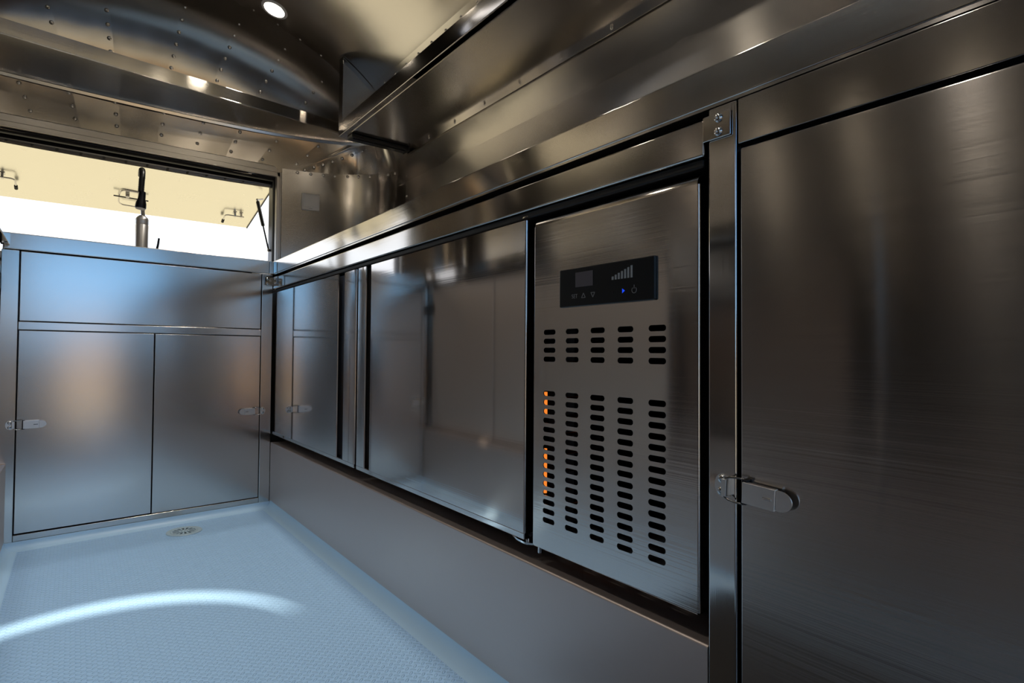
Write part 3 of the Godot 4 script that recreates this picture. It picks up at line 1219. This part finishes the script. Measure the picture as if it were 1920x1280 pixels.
func control_panel(f: Node3D) -> void:
	var x := 0.5755
	var c := put("control_panel", quick_box(V(x, 0.6345, -0.6377), V(0.5805, 0.6908, -0.4606), 0.0018), M.glass_black, f)
	var b := mb(2)
	b.box(V(x - 0.0005, 0.6622, -0.6027), V(x, 0.6834, -0.5677), 0.0001)
	put("display", b, M.screen, c)
	b = mb(2)
	for k in 7:
		var z := -0.5322 + 0.0055 * k
		b.box(V(x - 0.0004, 0.6661, z), V(x, 0.6661 + 0.0045 + 0.0019 * k, z + 0.0034), 0.0)
	put("level_bars", b, M.print, c)
	# SET, up, down, dot, flow mark and power sign
	var tm := TextMesh.new()
	tm.text = "SET"
	var font := SystemFont.new()
	font.font_names = PackedStringArray(["Droid Sans"])
	tm.font = font
	tm.font_size = 32
	tm.pixel_size = 0.00024
	tm.depth = 0.0003
	tm.curve_step = 1.0
	var s := put("set_lettering", tm, M.print_dim, c)
	s.position = V(x - 0.0002, 0.6493, -0.6047)
	s.rotation.y = -PI * 0.5
	b = mb(2)
	for g in [[-0.5864, 1.0], [-0.5677, -1.0]]:
		var p := [Vector2(0.6493 - 0.0030 * g[1], g[0] - 0.0038), Vector2(0.6493 - 0.0030 * g[1], g[0] + 0.0038), Vector2(0.6493 + 0.0035 * g[1], g[0])]
		for k in 3:
			var u: Vector2 = p[k]
			var w: Vector2 = p[(k + 1) % 3]
			var nrm := (w - u).orthogonal().normalized() * 0.00045
			flat_poly(b, PackedVector2Array([u - nrm, w - nrm, w + nrm, u + nrm]), x, 0.0003)
	put("arrow_keys", b, M.print_dim, c)
	b = mb(2)
	var ring := PackedVector2Array()
	for k in 21:
		var a := lerpf(deg_to_rad(125), deg_to_rad(415), k / 20.0)
		ring.append(Vector2(0.6493 + 0.0042 * sin(a), -0.4932 + 0.0042 * cos(a)))
	for k in 20:
		var u := ring[k]
		var w := ring[k + 1]
		var mid := Vector2(0.6493, -0.4932)
		flat_poly(b, PackedVector2Array([u, w, mid + (w - mid) * 0.82, mid + (u - mid) * 0.82]), x, 0.0003)
	flat_poly(b, PackedVector2Array([Vector2(0.6513, -0.4936), Vector2(0.6513, -0.4928), Vector2(0.6562, -0.4928), Vector2(0.6562, -0.4936)]), x, 0.0003)
	put("power_sign", b, M.print_dim, c)
	b = mb(2)
	flat_poly(b, PackedVector2Array([Vector2(0.6469, -0.5134), Vector2(0.6528, -0.5134), Vector2(0.6498, -0.5090)]), x, 0.0004)
	put("indicator_light", b, M.led_blue, c)
	b = mb(2)
	b.lathe([Vector2(0.0022, 0.0), Vector2(0.0022, 0.0003), Vector2(0.0, 0.0003)], 14, Transform3D(facing_basis(V(-1, 0, 0)), V(x, 0.6493, -0.5312)))
	put("unlit_dot", b, M.dark_metal, c)


func bracket(side: int) -> void:
	# small angle brackets that hold the fridge's band to the posts
	if side == 0:
		var t := thing("fixing_bracket", "small steel bracket with two screws joining fridge band to the post beside locker", "bracket")
		var b := mb(1)
		b.box(V(0.5735, 0.811, -0.3905), V(0.5760, 0.840, -0.355), 0.0012, 3)
		put("plate", b, M.band, t)
		stud("screw", screw_mesh, t, V(0.5735, 0.8335, -0.3695), V(-1, 0, 0), M.chrome)
		stud("screw", screw_mesh, t, V(0.5735, 0.8180, -0.3695), V(-1, 0, 0), M.chrome)
	else:
		var t := thing("fixing_bracket", "small bent steel bracket in the far corner joining fridge band to sink unit", "bracket")
		var b := mb(1)
		b.box(V(0.5455, 0.810, -2.2065), V(0.5765, 0.839, -2.2040), 0.001)
		b.box(V(0.5740, 0.810, -2.2050), V(0.5765, 0.839, -2.150), 0.001)
		put("plate", b, M.chrome, t)
		stud("screw", screw_mesh, t, V(0.557, 0.8335, -2.2040), V(0, 0, 1), M.chrome)
		stud("screw", screw_mesh, t, V(0.557, 0.8165, -2.2040), V(0, 0, 1), M.chrome)
		stud("screw", screw_mesh, t, V(0.5740, 0.8335, -2.172), V(-1, 0, 0), M.satin)
		stud("screw", screw_mesh, t, V(0.5740, 0.8165, -2.172), V(-1, 0, 0), M.satin)


func latch(parent: Node3D, xf: Transform3D) -> void:
	# toggle latch: local x runs from the keeper to the lever's tip, local y up, local z out of the face
	var root := Node3D.new()
	root.name = "toggle_latch"
	root.transform = xf
	var i := 0
	while parent.has_node(NodePath(root.name)):
		i += 1
		root.name = "toggle_latch_%03d" % i
	parent.add_child(root)
	var b := mb(0)   # keeper plate with two lobes and a hook
	var poly := PackedVector2Array()
	for k in 13:
		var a := lerpf(PI * 0.5, PI * 1.5, k / 12.0)
		poly.append(Vector2(0.008 + 0.010 * cos(a), 0.013 * sin(a)))
	poly.append(Vector2(0.017, -0.011))
	poly.append(Vector2(0.017, 0.011))
	b.extrude(poly, 2, 0.0, 0.0016)
	b.box(V(0.0155, -0.0095, 0.0), V(0.0175, 0.0095, 0.0100), 0.0008)
	b.box(V(0.0115, -0.0095, 0.0090), V(0.0175, 0.0095, 0.0108), 0.0008)
	put("keeper", b, M.latch_steel, root)
	stud("screw", screw_mesh, root, V(0.0072, 0.0068, 0.0014), V(0, 0, 1), M.satin)
	stud("screw", screw_mesh, root, V(0.0072, -0.0068, 0.0014), V(0, 0, 1), M.satin)
	b = mb()   # wire bail hooked over the keeper
	var w := 0.0115
	var path := []
	for p in [V(0.036, w + 0.002, 0.006), V(0.030, w + 0.002, 0.0075), V(0.020, w + 0.001, 0.0085), V(0.0150, w - 0.001, 0.0086), V(0.0135, w - 0.004, 0.0086), V(0.0135, 0.004 - w, 0.0086), V(0.0150, 0.001 - w, 0.0086), V(0.020, -w - 0.001, 0.0085), V(0.030, -w - 0.002, 0.0075), V(0.036, -w - 0.002, 0.006)]:
		path.append(p)
	b.tube(path, 0.0011, 8)
	put("wire_bail", b, M.wire, root)
	b = mb(0)   # base plate under the lever, darkened in place of a contact shadow
	b.box(V(0.034, -0.0095, 0.0), V(0.076, 0.0095, 0.0016), 0.0006)
	b.box(V(0.034, -0.0135, 0.0), V(0.040, -0.0095, 0.008), 0.0008)
	b.box(V(0.034, 0.0095, 0.0), V(0.040, 0.0135, 0.008), 0.0008)
	put("base_plate", b, M.dark_metal, root)
	b = mb(0)   # lever: a bent tongue with folded sides and a round tip
	b.box(V(0.036, -0.0105, 0.0085), V(0.072, 0.0105, 0.0102), 0.0007)
	b.box(V(0.036, -0.0112, 0.0035), V(0.072, -0.0095, 0.0102), 0.0006)
	b.box(V(0.036, 0.0095, 0.0035), V(0.072, 0.0112, 0.0102), 0.0006)
	poly = PackedVector2Array()
	for k in 13:
		var a := lerpf(-PI * 0.5, PI * 0.5, k / 12.0)
		poly.append(Vector2(0.076 + 0.0125 * cos(a), 0.0105 * sin(a)))
	poly.append(Vector2(0.071, 0.0105))
	poly.append(Vector2(0.071, -0.0105))
	b.extrude(poly, 2, 0.0062, 0.0078)
	put("lever", b, M.latch_steel, root)
	b = mb(0)   # safety catch slot on the lever
	b.box(V(0.059, -0.0016, 0.0100), V(0.069, 0.0012, 0.0112), 0.0005)
	put("safety_catch", b, M.chrome, root)


func build_locker() -> void:
	var t := thing("locker", "tall brushed steel locker beside the fridge with a toggle latch on its door", "cabinet")
	var b := mb(1)
	b.box(V(0.577, 0.0, -0.385), V(0.62, 0.849, -0.350), 0.0022, 4)
	put("post", b, M.band, t)
	b = mb(2)
	b.box(V(0.578, 0.799, -0.3485), V(0.61, 0.849, 0.10), 0.0012)
	put("header", b, M.band, t)
	b = mb(2)
	b.box(V(0.578, 0.030, -0.3455), V(0.60, 0.7935, 0.09), 0.0018, 3)
	put("door", b, M.steel, t)
	b = mb(2)
	b.box(V(0.60, 0.005, -0.384), V(1.24, 0.85, 0.10), 0.001)
	put("carcass", b, M.dark_metal, t)
	b = mb(2)
	b.box(V(0.580, 0.004, -0.349), V(0.61, 0.027, 0.10), 0.001)
	put("bottom_rail", b, M.band, t)
	latch(t, Transform3D(Basis(V(0, -0.05, 0.9987), V(0, 0.9987, 0.05), V(-1, 0, 0)), V(0.5775, 0.4215, -0.3740)))


# ------------------------------------------------------------------------------------------------
# sink unit at the end, and the left-hand side
# ------------------------------------------------------------------------------------------------
func build_sink_unit() -> void:
	# built along local -x from the right-hand corner, its front on local z = 0
	var pos := V(0.577, 0, -2.21)
	var t := thing("sink_worktop", "short stainless steel sink counter under the open serving hatch", "worktop", pos)
	t.rotation.y = SKEW
	var b := mb(0)
	b.box(V(-0.745, 0.853, -0.02), V(-0.013, 0.900, 0.0), 0.0025, 3)
	put("front_edge", b, M.sink, t)
	b = mb(1)
	b.box(V(-0.013, 0.853, -0.02), V(0.0, 0.900, 0.001), 0.0015)
	put("corner_weld", b, M.band, t)
	b = mb(0)
	b.box(V(-0.745, 0.880, -0.63), V(-0.001, 0.8995, -0.02), 0.001)
	put("top_sheet", b, M.steel, t)
	t = thing("sink_cabinet", "stainless steel sink cabinet with a plain upper panel and two latched doors", "cabinet", pos)
	t.rotation.y = SKEW
	b = mb(1)
	b.box(V(-0.038, 0.020, -0.03), V(0.0, 0.851, -0.001), 0.0015, 3)
	put("stile", b, M.sink, t)
	b = mb(1)
	b.box(V(-0.748, 0.020, -0.03), V(-0.709, 0.851, -0.001), 0.0015, 3)
	put("stile", b, M.sink, t)
	b = mb(0)
	b.box(V(-0.7065, 0.650, -0.03), V(-0.0405, 0.8495, -0.0025), 0.0015)
	put("upper_panel", b, M.sink, t)
	b = mb(0)
	b.box(V(-0.7085, 0.6245, -0.03), V(-0.0385, 0.6475, -0.0008), 0.0015)
	put("rail", b, M.sink, t)
	b = mb(0)
	b.box(V(-0.7085, 0.0225, -0.03), V(-0.0385, 0.040, -0.0008), 0.0015)
	put("bottom_rail", b, M.sink, t)
	b = mb(0)
	b.box(V(-0.7065, 0.0445, -0.025), V(-0.3735, 0.6220, 0.0005), 0.0012)
	put("door", b, M.sink, t)
	b = mb(0)
	b.box(V(-0.3700, 0.0425, -0.025), V(-0.0405, 0.6220, -0.0016), 0.0012)
	put("door", b, M.sink, t)
	b = mb(0)
	b.box(V(-0.72, 0.01, -0.60), V(-0.02, 0.85, -0.03), 0.001)
	put("carcass", b, M.dark_metal, t)
	latch(t, Transform3D(Basis(V(-1, 0, 0), V(0, 1, 0), V(0, 0, -1)) * Basis(V(1, 0, 0), V(0, 1, 0), V(0, 0, -1)), V(-0.0225, 0.353, -0.0005)))
	latch(t, Transform3D(Basis(V(1, 0, 0), V(0, 1, 0), V(0, 0, 1)), V(-0.7285, 0.353, -0.0005)))


func build_left_side() -> void:
	var t := thing("worktop", "steel worktop along the left wall, only its far front corner in view", "worktop")
	var b := mb(2)
	b.box(V(-0.170, 0.862, -2.142), V(-0.150, 0.905, 0.10), 0.0025, 3)
	put("front_edge", b, M.band, t)
	b = mb(2)
	var plan := PackedVector2Array([Vector2(-0.170, 0.10), Vector2(-0.180, -2.14), Vector2(-0.252, -2.75)])
	for k in 9:
		var px := lerpf(-0.262, -0.815, k / 8.0)
		plan.append(Vector2(px, dome_z(px, BELT) + 0.024))
	plan.append(Vector2(-0.844, -2.46))
	plan.append(Vector2(-0.844, 0.10))
	b.extrude(plan, 1, 0.875, 0.904)
	put("top_sheet", b, M.steel, t)
	t = thing("left_cabinet", "stainless steel cabinet under the left-hand worktop with a black door hinge", "cabinet")
	b = mb(2)
	b.box(V(-0.84, 0.245, -2.15), V(-0.185, 0.86, 0.10), 0.001)
	put("carcass", b, M.dark_metal, t)
	b = mb(1)
	b.box(V(-0.186, 0.25, -2.146), V(-0.1745, 0.86, -2.10), 0.001)
	put("stile", b, M.sink, t)
	for k in 4:
		b = mb(2)
		b.box(V(-0.188, 0.255, -2.095 + 0.54 * k), V(-0.1740, 0.845, -2.095 + 0.54 * k + 0.534), 0.003, 3)
		put("door", b, M.matte_steel if k < 2 else M.fridge, t)
	b = mb(1)
	b.box(V(-0.1735, 0.735, -2.125), V(-0.1650, 0.779, -2.09), 0.002)
	b.box(V(-0.1735, 0.735, -2.16), V(-0.1710, 0.779, -2.075), 0.001)
	put("hinge", b, M.black, t)
	t = thing("plinth", "low steel plinth under the left-hand cabinet", "plinth")
	b = mb(2)
	b.box(V(-0.84, 0.0, -2.145), V(-0.147, 0.245, 0.10), 0.003, 3)
	put("casing", b, M.plinth, t)


# ------------------------------------------------------------------------------------------------
# overhead shelves
# ------------------------------------------------------------------------------------------------
func build_right_shelf() -> void:
	var t := thing("overhead_shelf", "long steel overhead shelf with raised front lip along the right wall", "shelf")
	var y := 1.515
	var z0 := -2.453
	var z1 := 0.30
	var x0 := 0.905
	var b := mb(2)
	b.box(V(x0 + 0.001, y, z0), V(1.222, y + 0.0025, z1), 0.0006)
	put("shelf_sheet", b, M.steel, t)
	b = mb(2)
	var lip := PackedVector2Array()   # folded lip with a tight rounded lower edge
	for k in 5:
		var a := lerpf(-PI * 0.5, -PI, k / 4.0)
		lip.append(Vector2(x0 + 0.003 + 0.003 * cos(a), y + 0.003 + 0.003 * sin(a)))
	lip.append(Vector2(x0, y + 0.060))
	lip.append(Vector2(x0 + 0.003, y + 0.061))
	lip.append(Vector2(x0 + 0.003, y + 0.004))
	lip.append(Vector2(x0 + 0.022, y + 0.004))
	lip.append(Vector2(x0 + 0.022, y))
	b.extrude(lip, 2, z0, z1, 40.0)
	put("front_lip", b, M.band, t)
	# underside fold just behind the lip
	b = mb(2)
	b.box(V(x0 + 0.024, y - 0.002, z0 + 0.09), V(x0 + 0.034, y, z1), 0.0008)
	put("under_fold", b, M.steel, t)
	# end plate, cut to the roof's curve, with a flange along its open edge
	b = mb(1)
	var poly := PackedVector2Array([Vector2(x0, y), Vector2(x0, roof_y(x0) - 0.006)])
	for k in range(1, 9):
		var x := lerpf(x0, 1.222, k / 8.0)
		poly.append(Vector2(x, roof_y(x) - 0.006))
	poly.append(Vector2(1.222, y))
	b.extrude(poly, 2, z0 - 0.001, z0 + 0.001)
	put("end_plate", b, M.steel, t)
	b = mb(1)
	b.box(V(x0 - 0.0005, y + 0.05, z0), V(x0 + 0.0015, roof_y(x0) - 0.008, z0 + 0.046), 0.0006)
	put("end_flange", b, M.band, t)
	b = mb(0)
	var top := PackedVector2Array()
	for k in 9:
		var x := lerpf(x0 - 0.001, 1.18, k / 8.0)
		top.append(Vector2(x, roof_y(x) - 0.0045))
	for k in range(8, -1, -1):
		var x := lerpf(x0 - 0.001, 1.18, k / 8.0)
		top.append(Vector2(x, roof_y(x) - 0.0075))
	b.extrude(top, 2, z0, z0 + 0.03)
	put("top_flange", b, M.satin, t)
	# wall flange with screws
	b = mb(2)
	b.box(V(1.2195, y - 0.018, z0 + 0.02), V(1.2225, y + 0.014, z1), 0.0008)
	put("wall_flange", b, M.band, t)
	for k in 10:
		stud("screw", screw_mesh, t, V(1.2195, y - 0.004, -2.425 + 0.2155 * k), V(-1, 0, 0), M.chrome)
	# dark strip light across the far end, switched off
	t = thing("strip_light", "dark unlit strip light under the far end of the overhead shelf", "light")
	b = mb(0)
	b.box(V(0.935, y - 0.016, -2.430), V(1.205, y - 0.0005, -2.372), 0.004, 3)
	put("housing", b, M.strut, t)
	b = mb(0)
	b.box(V(0.945, y - 0.019, -2.418), V(1.195, y - 0.015, -2.388), 0.0015)
	put("diffuser", b, M.dark_metal, t)
	b = mb(0)
	b.box(V(1.203, y - 0.019, -2.432), V(1.2115, y - 0.0005, -2.370), 0.002)
	put("end_cap", b, M.black, t)


func end_lip_z(x: float) -> float:
	return -2.488 - 0.1188 * (x + 0.213)


func build_end_shelf() -> void:
	var t := thing("end_shelf", "steel shelf across the end wall above the serving hatch", "shelf")
	var y := 1.60
	var rows := []
	for i in 31:
		var x := lerpf(-0.74, 1.17, i / 30.0)
		var zb := dome_z(x, y) + 0.002
		var zf := minf(end_lip_z(x), zb + 0.2)
		zf = end_lip_z(x)
		var row := []
		for j in 5:
			row.append(V(x, y, lerpf(zf, minf(zb, zf - 0.002), j / 4.0)))
		rows.append(row)
	var b := mb(0)
	b.sheet(rows, V(0.2, 0.0, -2.6), 0.003)
	put("shelf_sheet", b, M.alu, t)
	var under := PackedVector2Array()
	# trim that follows the dome along the back edge
	b = mb(0)
	rows = []
	for i in 31:
		var x := lerpf(-0.70, 1.15, i / 30.0)
		rows.append([V(x, y - 0.001, dome_z(x, y) + 0.014), V(x, y - 0.012, dome_z(x, y - 0.012) + 0.012)])
	b.sheet(rows, V(0.2, 1.0, -1.5), 0.002)
	put("back_trim", b, M.alu, t)
	var x0 := -0.76
	var x1 := 1.04
	var o := Node3D.new()
	b = mb(0)
	var len := (x1 - x0) * sqrt(1.0 + 0.1188 * 0.1188)
	b.box(V(0, 0.003, -0.003), V(len, 0.054, 0.0), 0.0012)
	b.box(V(0, 0.0, -0.004), V(len, 0.005, 0.0012), 0.0018, 3)
	var lip := put("front_lip", b, M.band, t)
	lip.position = V(x0, y - 0.001, end_lip_z(x0))
	lip.rotation.y = atan(0.1188)
	o.free()


# ------------------------------------------------------------------------------------------------
# hatch, strut, tap, switch, drain, lights
# ------------------------------------------------------------------------------------------------
func build_hatch() -> void:
	# local frame: x across, y out along the hatch, z out of its inner face (downwards)
	var t := thing("serving_hatch", "open serving hatch propped outwards, its cream-lit inner skin carrying three latch rods", "hatch", V(0, 1.425, -2.92))
	var ay := V(0, -0.172, -0.48).normalized()
	var az := V(0, -0.941, 0.337).normalized()
	t.transform.basis = Basis(ay.cross(az).normalized(), ay, az)
	var flip := 1.0 if t.transform.basis.x.x > 0.0 else -1.0
	var b := mb(0)
	var L := 0.513
	var poly := PackedVector2Array()
	for p in [Vector2(0.779, 0.062), Vector2(0.743, L), Vector2(-0.343, L), Vector2(-0.379, 0.062)]:
		poly.append(Vector2(p.x * flip, p.y))
	b.extrude(poly, 2, -0.022, 0.0)
	put("panel", b, M.hatch_skin, t)
	for e in [[Vector2(0.779, 0.062), Vector2(0.743, L)], [Vector2(-0.379, 0.062), Vector2(-0.343, L)]]:
		b = mb(0)
		var u: Vector2 = e[0]
		var w: Vector2 = e[1]
		var out := 0.004 if u.x > 0 else -0.004
		var q := PackedVector2Array([Vector2(u.x * flip, u.y), Vector2(w.x * flip, w.y), Vector2((w.x + out) * flip, w.y), Vector2((u.x + out) * flip, u.y)])
		b.extrude(q, 2, -0.026, 0.004)
		put("edge_trim", b, M.dark_metal, t)
	# two bent latch rods with rubber tips, and a bar handle in the middle
	for s in [0, 1]:
		var r := Node3D.new()
		r.name = "latch_rod" if s == 0 else "latch_rod_001"
		t.add_child(r)
		b = mb()
		var x: float = 0.645 if s == 0 else -0.245
		var tip: float = 0.609 if s == 0 else -0.215
		var at_y: float = 0.375 if s == 0 else 0.327
		var dir := signf(tip - x)
		var path := [V((x - dir * 0.055) * flip, at_y, 0.02), V((tip - dir * 0.014) * flip, at_y, 0.02), V((tip - dir * 0.004) * flip, at_y + 0.004, 0.021), V(tip * flip, at_y + 0.014, 0.022), V(tip * flip, at_y + 0.056, 0.024)]
		b.tube(path, 0.0035, 8)
		put("rod", b, M.satin, r)
		b = mb()
		b.tube([V(tip * flip, at_y + 0.046, 0.0236), V(tip * flip, at_y + 0.068, 0.0244)], 0.0066, 10)
		put("rubber_tip", b, M.rubber, r)
		for k in 2:
			b = mb(0)
			var cx := (x - dir * (0.012 + 0.030 * k)) * flip
			b.box(V(cx - 0.009, at_y - 0.011, 0.0), V(cx + 0.009, at_y + 0.011, 0.003), 0.001)
			b.box(V(cx - 0.005, at_y - 0.007, 0.003), V(cx + 0.005, at_y + 0.007, 0.026), 0.002)
			put("clamp", b, M.chrome, r)
	var h := Node3D.new()
	h.name = "bar_handle"
	t.add_child(h)
	b = mb()
	b.tube([V(0.131 * flip, 0.344, 0.02), V(0.269 * flip, 0.352, 0.02)], 0.003, 8)
	put("bar", b, M.dark_metal, h)
	b = mb()
	b.tube([V(0.26 * flip, 0.425, 0.018), V(0.172 * flip, 0.418, 0.018), V(0.158 * flip, 0.408, 0.018), V(0.153 * flip, 0.392, 0.018), V(0.153 * flip, 0.334, 0.012), V(0.160 * flip, 0.318, 0.006), V(0.172 * flip, 0.312, 0.004), V(0.235 * flip, 0.318, 0.003)], 0.003, 8)
	put("loop", b, M.satin, h)
	for k in 2:
		b = mb(0)
		b.box(V((0.185 + 0.05 * k) * flip - 0.008, 0.335, 0.0), V((0.185 + 0.05 * k) * flip + 0.008, 0.362, 0.022), 0.002)
		put("clamp", b, M.chrome, h)
	# gas strut between hatch and window frame
	t = thing("gas_strut", "black gas strut holding the serving hatch open at the right of the window", "strut")
	var p0 := V(0.715, 1.328, -3.050)
	var p1 := V(0.738, 1.059, -2.915)
	var d := (p1 - p0).normalized()
	b = mb()
	b.tube([p0 + d * 0.012, p0 + d * 0.155], 0.0085, 14)
	put("cylinder", b, M.strut, t)
	b = mb()
	b.tube([p0 + d * 0.155, p1], 0.0038, 10)
	put("rod", b, M.strut, t)
	for e in [[p0, V(0.030, 0.012, -0.015)], [p1, V(0.03, -0.001, 0.0)]]:
		b = mb()
		var sp := []
		for k in 9:
			var a := lerpf(-PI * 0.5, PI * 0.5, k / 8.0)
			sp.append(Vector2(0.0075 * cos(a), 0.0075 * sin(a)))
		b.lathe(sp, 14, Transform3D(Basis.IDENTITY, e[0]))
		b.tube([e[0], e[0] + e[1]], 0.0045, 10)
		put("ball_joint", b, M.chrome, t)


func build_faucet() -> void:
	var t := thing("faucet", "brushed steel pull-out tap with hose spout standing behind the sink counter", "tap", V(0.193, 0.900, -2.55))
	var b := mb()
	b.lathe([Vector2(0.0, 0.0), Vector2(0.026, 0.0), Vector2(0.026, 0.006), Vector2(0.0215, 0.008), Vector2(0.0215, 0.138), Vector2(0.0208, 0.139), Vector2(0.0208, 0.141), Vector2(0.0215, 0.142), Vector2(0.0215, 0.160), Vector2(0.019, 0.166), Vector2(0.010, 0.175), Vector2(0.0, 0.176)], 28)
	put("body", b, M.tap_steel, t)
	b = mb()
	var path := []
	for k in 6:
		path.append(V(0.003 - 0.0018 * k, 0.170 + 0.022 * k, 0.0))
	for k in range(1, 13):
		var a := PI * k / 12.0
		path.append(V(-0.006 - 0.0007 * k, 0.280 + 0.048 * sin(a), 0.060 - 0.060 * cos(a)))
	path.append(V(-0.016, 0.25, 0.122))
	b.tube(path, 0.0068, 14)
	put("spout", b, M.chrome, t)
	# ribbed hose over the outer half of the spout
	b = mb()
	var hose := []
	var rad := []
	for k in 41:
		var s := k / 40.0
		var p: Vector3
		if s < 0.65:
			var a := lerpf(PI * 0.30, PI, s / 0.65)
			p = V(-0.008 - 0.006 * s, 0.280 + 0.048 * sin(a), 0.060 - 0.060 * cos(a))
		else:
			p = V(-0.0125 - 0.006 * (s - 0.65), lerpf(0.280, 0.232, (s - 0.65) / 0.35), 0.120 + 0.004 * (s - 0.65))
		hose.append(p)
		rad.append(0.0092 + (0.0010 if k % 2 == 0 else -0.0004))
	b.tube(hose, rad, 14)
	put("hose", b, M.strut, t)
	b = mb()
	var xf := Transform3D(Basis(Vector3.BACK, -0.09), V(-0.0155, 0.175, 0.126))
	b.lathe([Vector2(0.0, 0.0), Vector2(0.0165, 0.0), Vector2(0.0175, 0.004), Vector2(0.0165, 0.018), Vector2(0.012, 0.034), Vector2(0.0105, 0.060), Vector2(0.0, 0.062)], 22, xf)
	put("spray_head", b, M.dark_metal, t)
	b = mb()
	b.lathe([Vector2(0.0, -0.003), Vector2(0.0145, -0.003), Vector2(0.0165, -0.0002), Vector2(0.0165, 0.002)], 22, xf)
	put("spray_face", b, M.white_plastic, t)
	b = mb()
	b.tube([V(0.018, 0.050, 0.004), V(0.040, 0.049, 0.004), V(0.050, 0.049, 0.004)], 0.0055, 12)
	b.tube([V(0.048, 0.048, 0.004), V(0.052, 0.070, 0.004), V(0.055, 0.096, 0.003)], [0.0045, 0.004, 0.0035], 10)
	put("lever", b, M.dark_metal, t)


func build_switch() -> void:
	var t := thing("wall_switch", "square white rocker switch on the curved corner sheet beside the window", "switch", V(0.899, 1.2965, dome_z(0.899, 1.2965) + 0.0155))
	var nn := dome_normal(0.899, 1.2965)
	t.rotation.y = atan2(nn.x, nn.z)
	var b := mb()
	b.box(V(-0.041, -0.040, -0.006), V(0.041, 0.040, 0.006), 0.003, 3)
	put("plate", b, M.white_plastic, t)
	b = mb()
	b.box(V(-0.035, -0.026, 0.004), V(0.035, 0.034, 0.0085), 0.0015)
	var rk := put("rocker", b, M.white_plastic, t)
	rk.rotation.x = 0.03
	b = mb()
	b.box(V(-0.008, -0.0345, 0.0058), V(0.008, -0.0325, 0.0064), 0.0002)
	put("marker", b, M.print_dim, t)


func build_drain() -> void:
	var t := thing("floor_drain", "round slotted floor drain in front of the sink cabinet", "drain", V(0.285, 0.0, -2.062))
	var b := mb()
	b.lathe([Vector2(0.0500, 0.0), Vector2(0.0500, 0.0016), Vector2(0.0485, 0.0030), Vector2(0.0385, 0.0026), Vector2(0.0375, 0.0010)], 40)
	put("rim", b, M.drain, t)
	b = mb()
	b.lathe([Vector2(0.038, 0.0004), Vector2(0.0, 0.0004)], 32)
	put("well", b, M.black, t)
	# grate: ring, hub and spokes with open slots between
	b = mb()
	b.lathe([Vector2(0.0372, 0.0010), Vector2(0.0372, 0.0027), Vector2(0.0325, 0.0029), Vector2(0.0325, 0.0008)], 40)
	b.lathe([Vector2(0.0150, 0.0008), Vector2(0.0150, 0.0029), Vector2(0.0, 0.0030)], 24)
	for k in 14:
		var a := TAU * k / 14.0
		var d := Vector2(cos(a), sin(a))
		var n := Vector2(-d.y, d.x)
		b.extrude(PackedVector2Array([d * 0.0145 - n * 0.0013, d * 0.033 - n * 0.0033, d * 0.033 + n * 0.0033, d * 0.0145 + n * 0.0013]), 1, 0.0008, 0.0028)
	put("grate", b, M.drain, t)
	b = mb()
	for k in 5:
		var a := TAU * k / 5.0 + 0.3
		b.lathe([Vector2(0.0021, 0.0), Vector2(0.0, 0.0001)], 10, Transform3D(Basis.IDENTITY, V(0.0085 * cos(a), 0.00305, 0.0085 * sin(a))))
	put("hole", b, M.black, t)


func build_downlights() -> void:
	var first: Node3D = null
	var spots := [[0.628, -2.449], [0.628, -1.92], [0.628, -1.39], [0.628, -0.86], [-0.228, -1.52], [-0.228, -0.47]]
	for i in spots.size():
		var x: float = spots[i][0]
		var z: float = spots[i][1]
		var y := roof_y(x)
		var nn := V(-(x - XC) / (HALF * HALF), -(y - BELT) / (RISE * RISE), 0.0).normalized()
		var o: Node3D
		if i == 0:
			o = thing("ceiling_downlight", "round lit downlight recessed in the curved ceiling above the end shelf", "light")
			var b := mb()
			b.lathe([Vector2(0.0525, 0.0), Vector2(0.0515, 0.0035), Vector2(0.0480, 0.0055), Vector2(0.0405, 0.0045), Vector2(0.0395, 0.0015)], 40)
			put("trim_ring", b, M.white_plastic, o)
			b = mb()
			b.lathe([Vector2(0.0395, 0.0016), Vector2(0.025, 0.0026), Vector2(0.0, 0.0030)], 32)
			put("diffuser", b, M.lamp, o)
			var l := SpotLight3D.new()
			l.name = "lamp_light"
			l.position = V(0, 0.012, 0)
			l.rotation.x = PI * 0.5
			l.spot_angle = 47.0
			l.spot_range = 8.0
			l.spot_attenuation = 2.0
			l.light_color = Color(1.0, 0.965, 0.92)
			l.light_energy = 0.40
			l.light_size = 0.036
			l.shadow_enabled = true
			o.add_child(l)
			first = o
		else:
			o = first.duplicate()
			o.name = numbered("ceiling_downlight")
			add_child(o)
			tag(o, "round lit downlight out of frame, seen only as a bright spot mirrored in the steel", "light", "downlights further along the ceiling")
		o.transform = Transform3D(facing_basis(nn), V(x, y, z) + nn * 0.001)
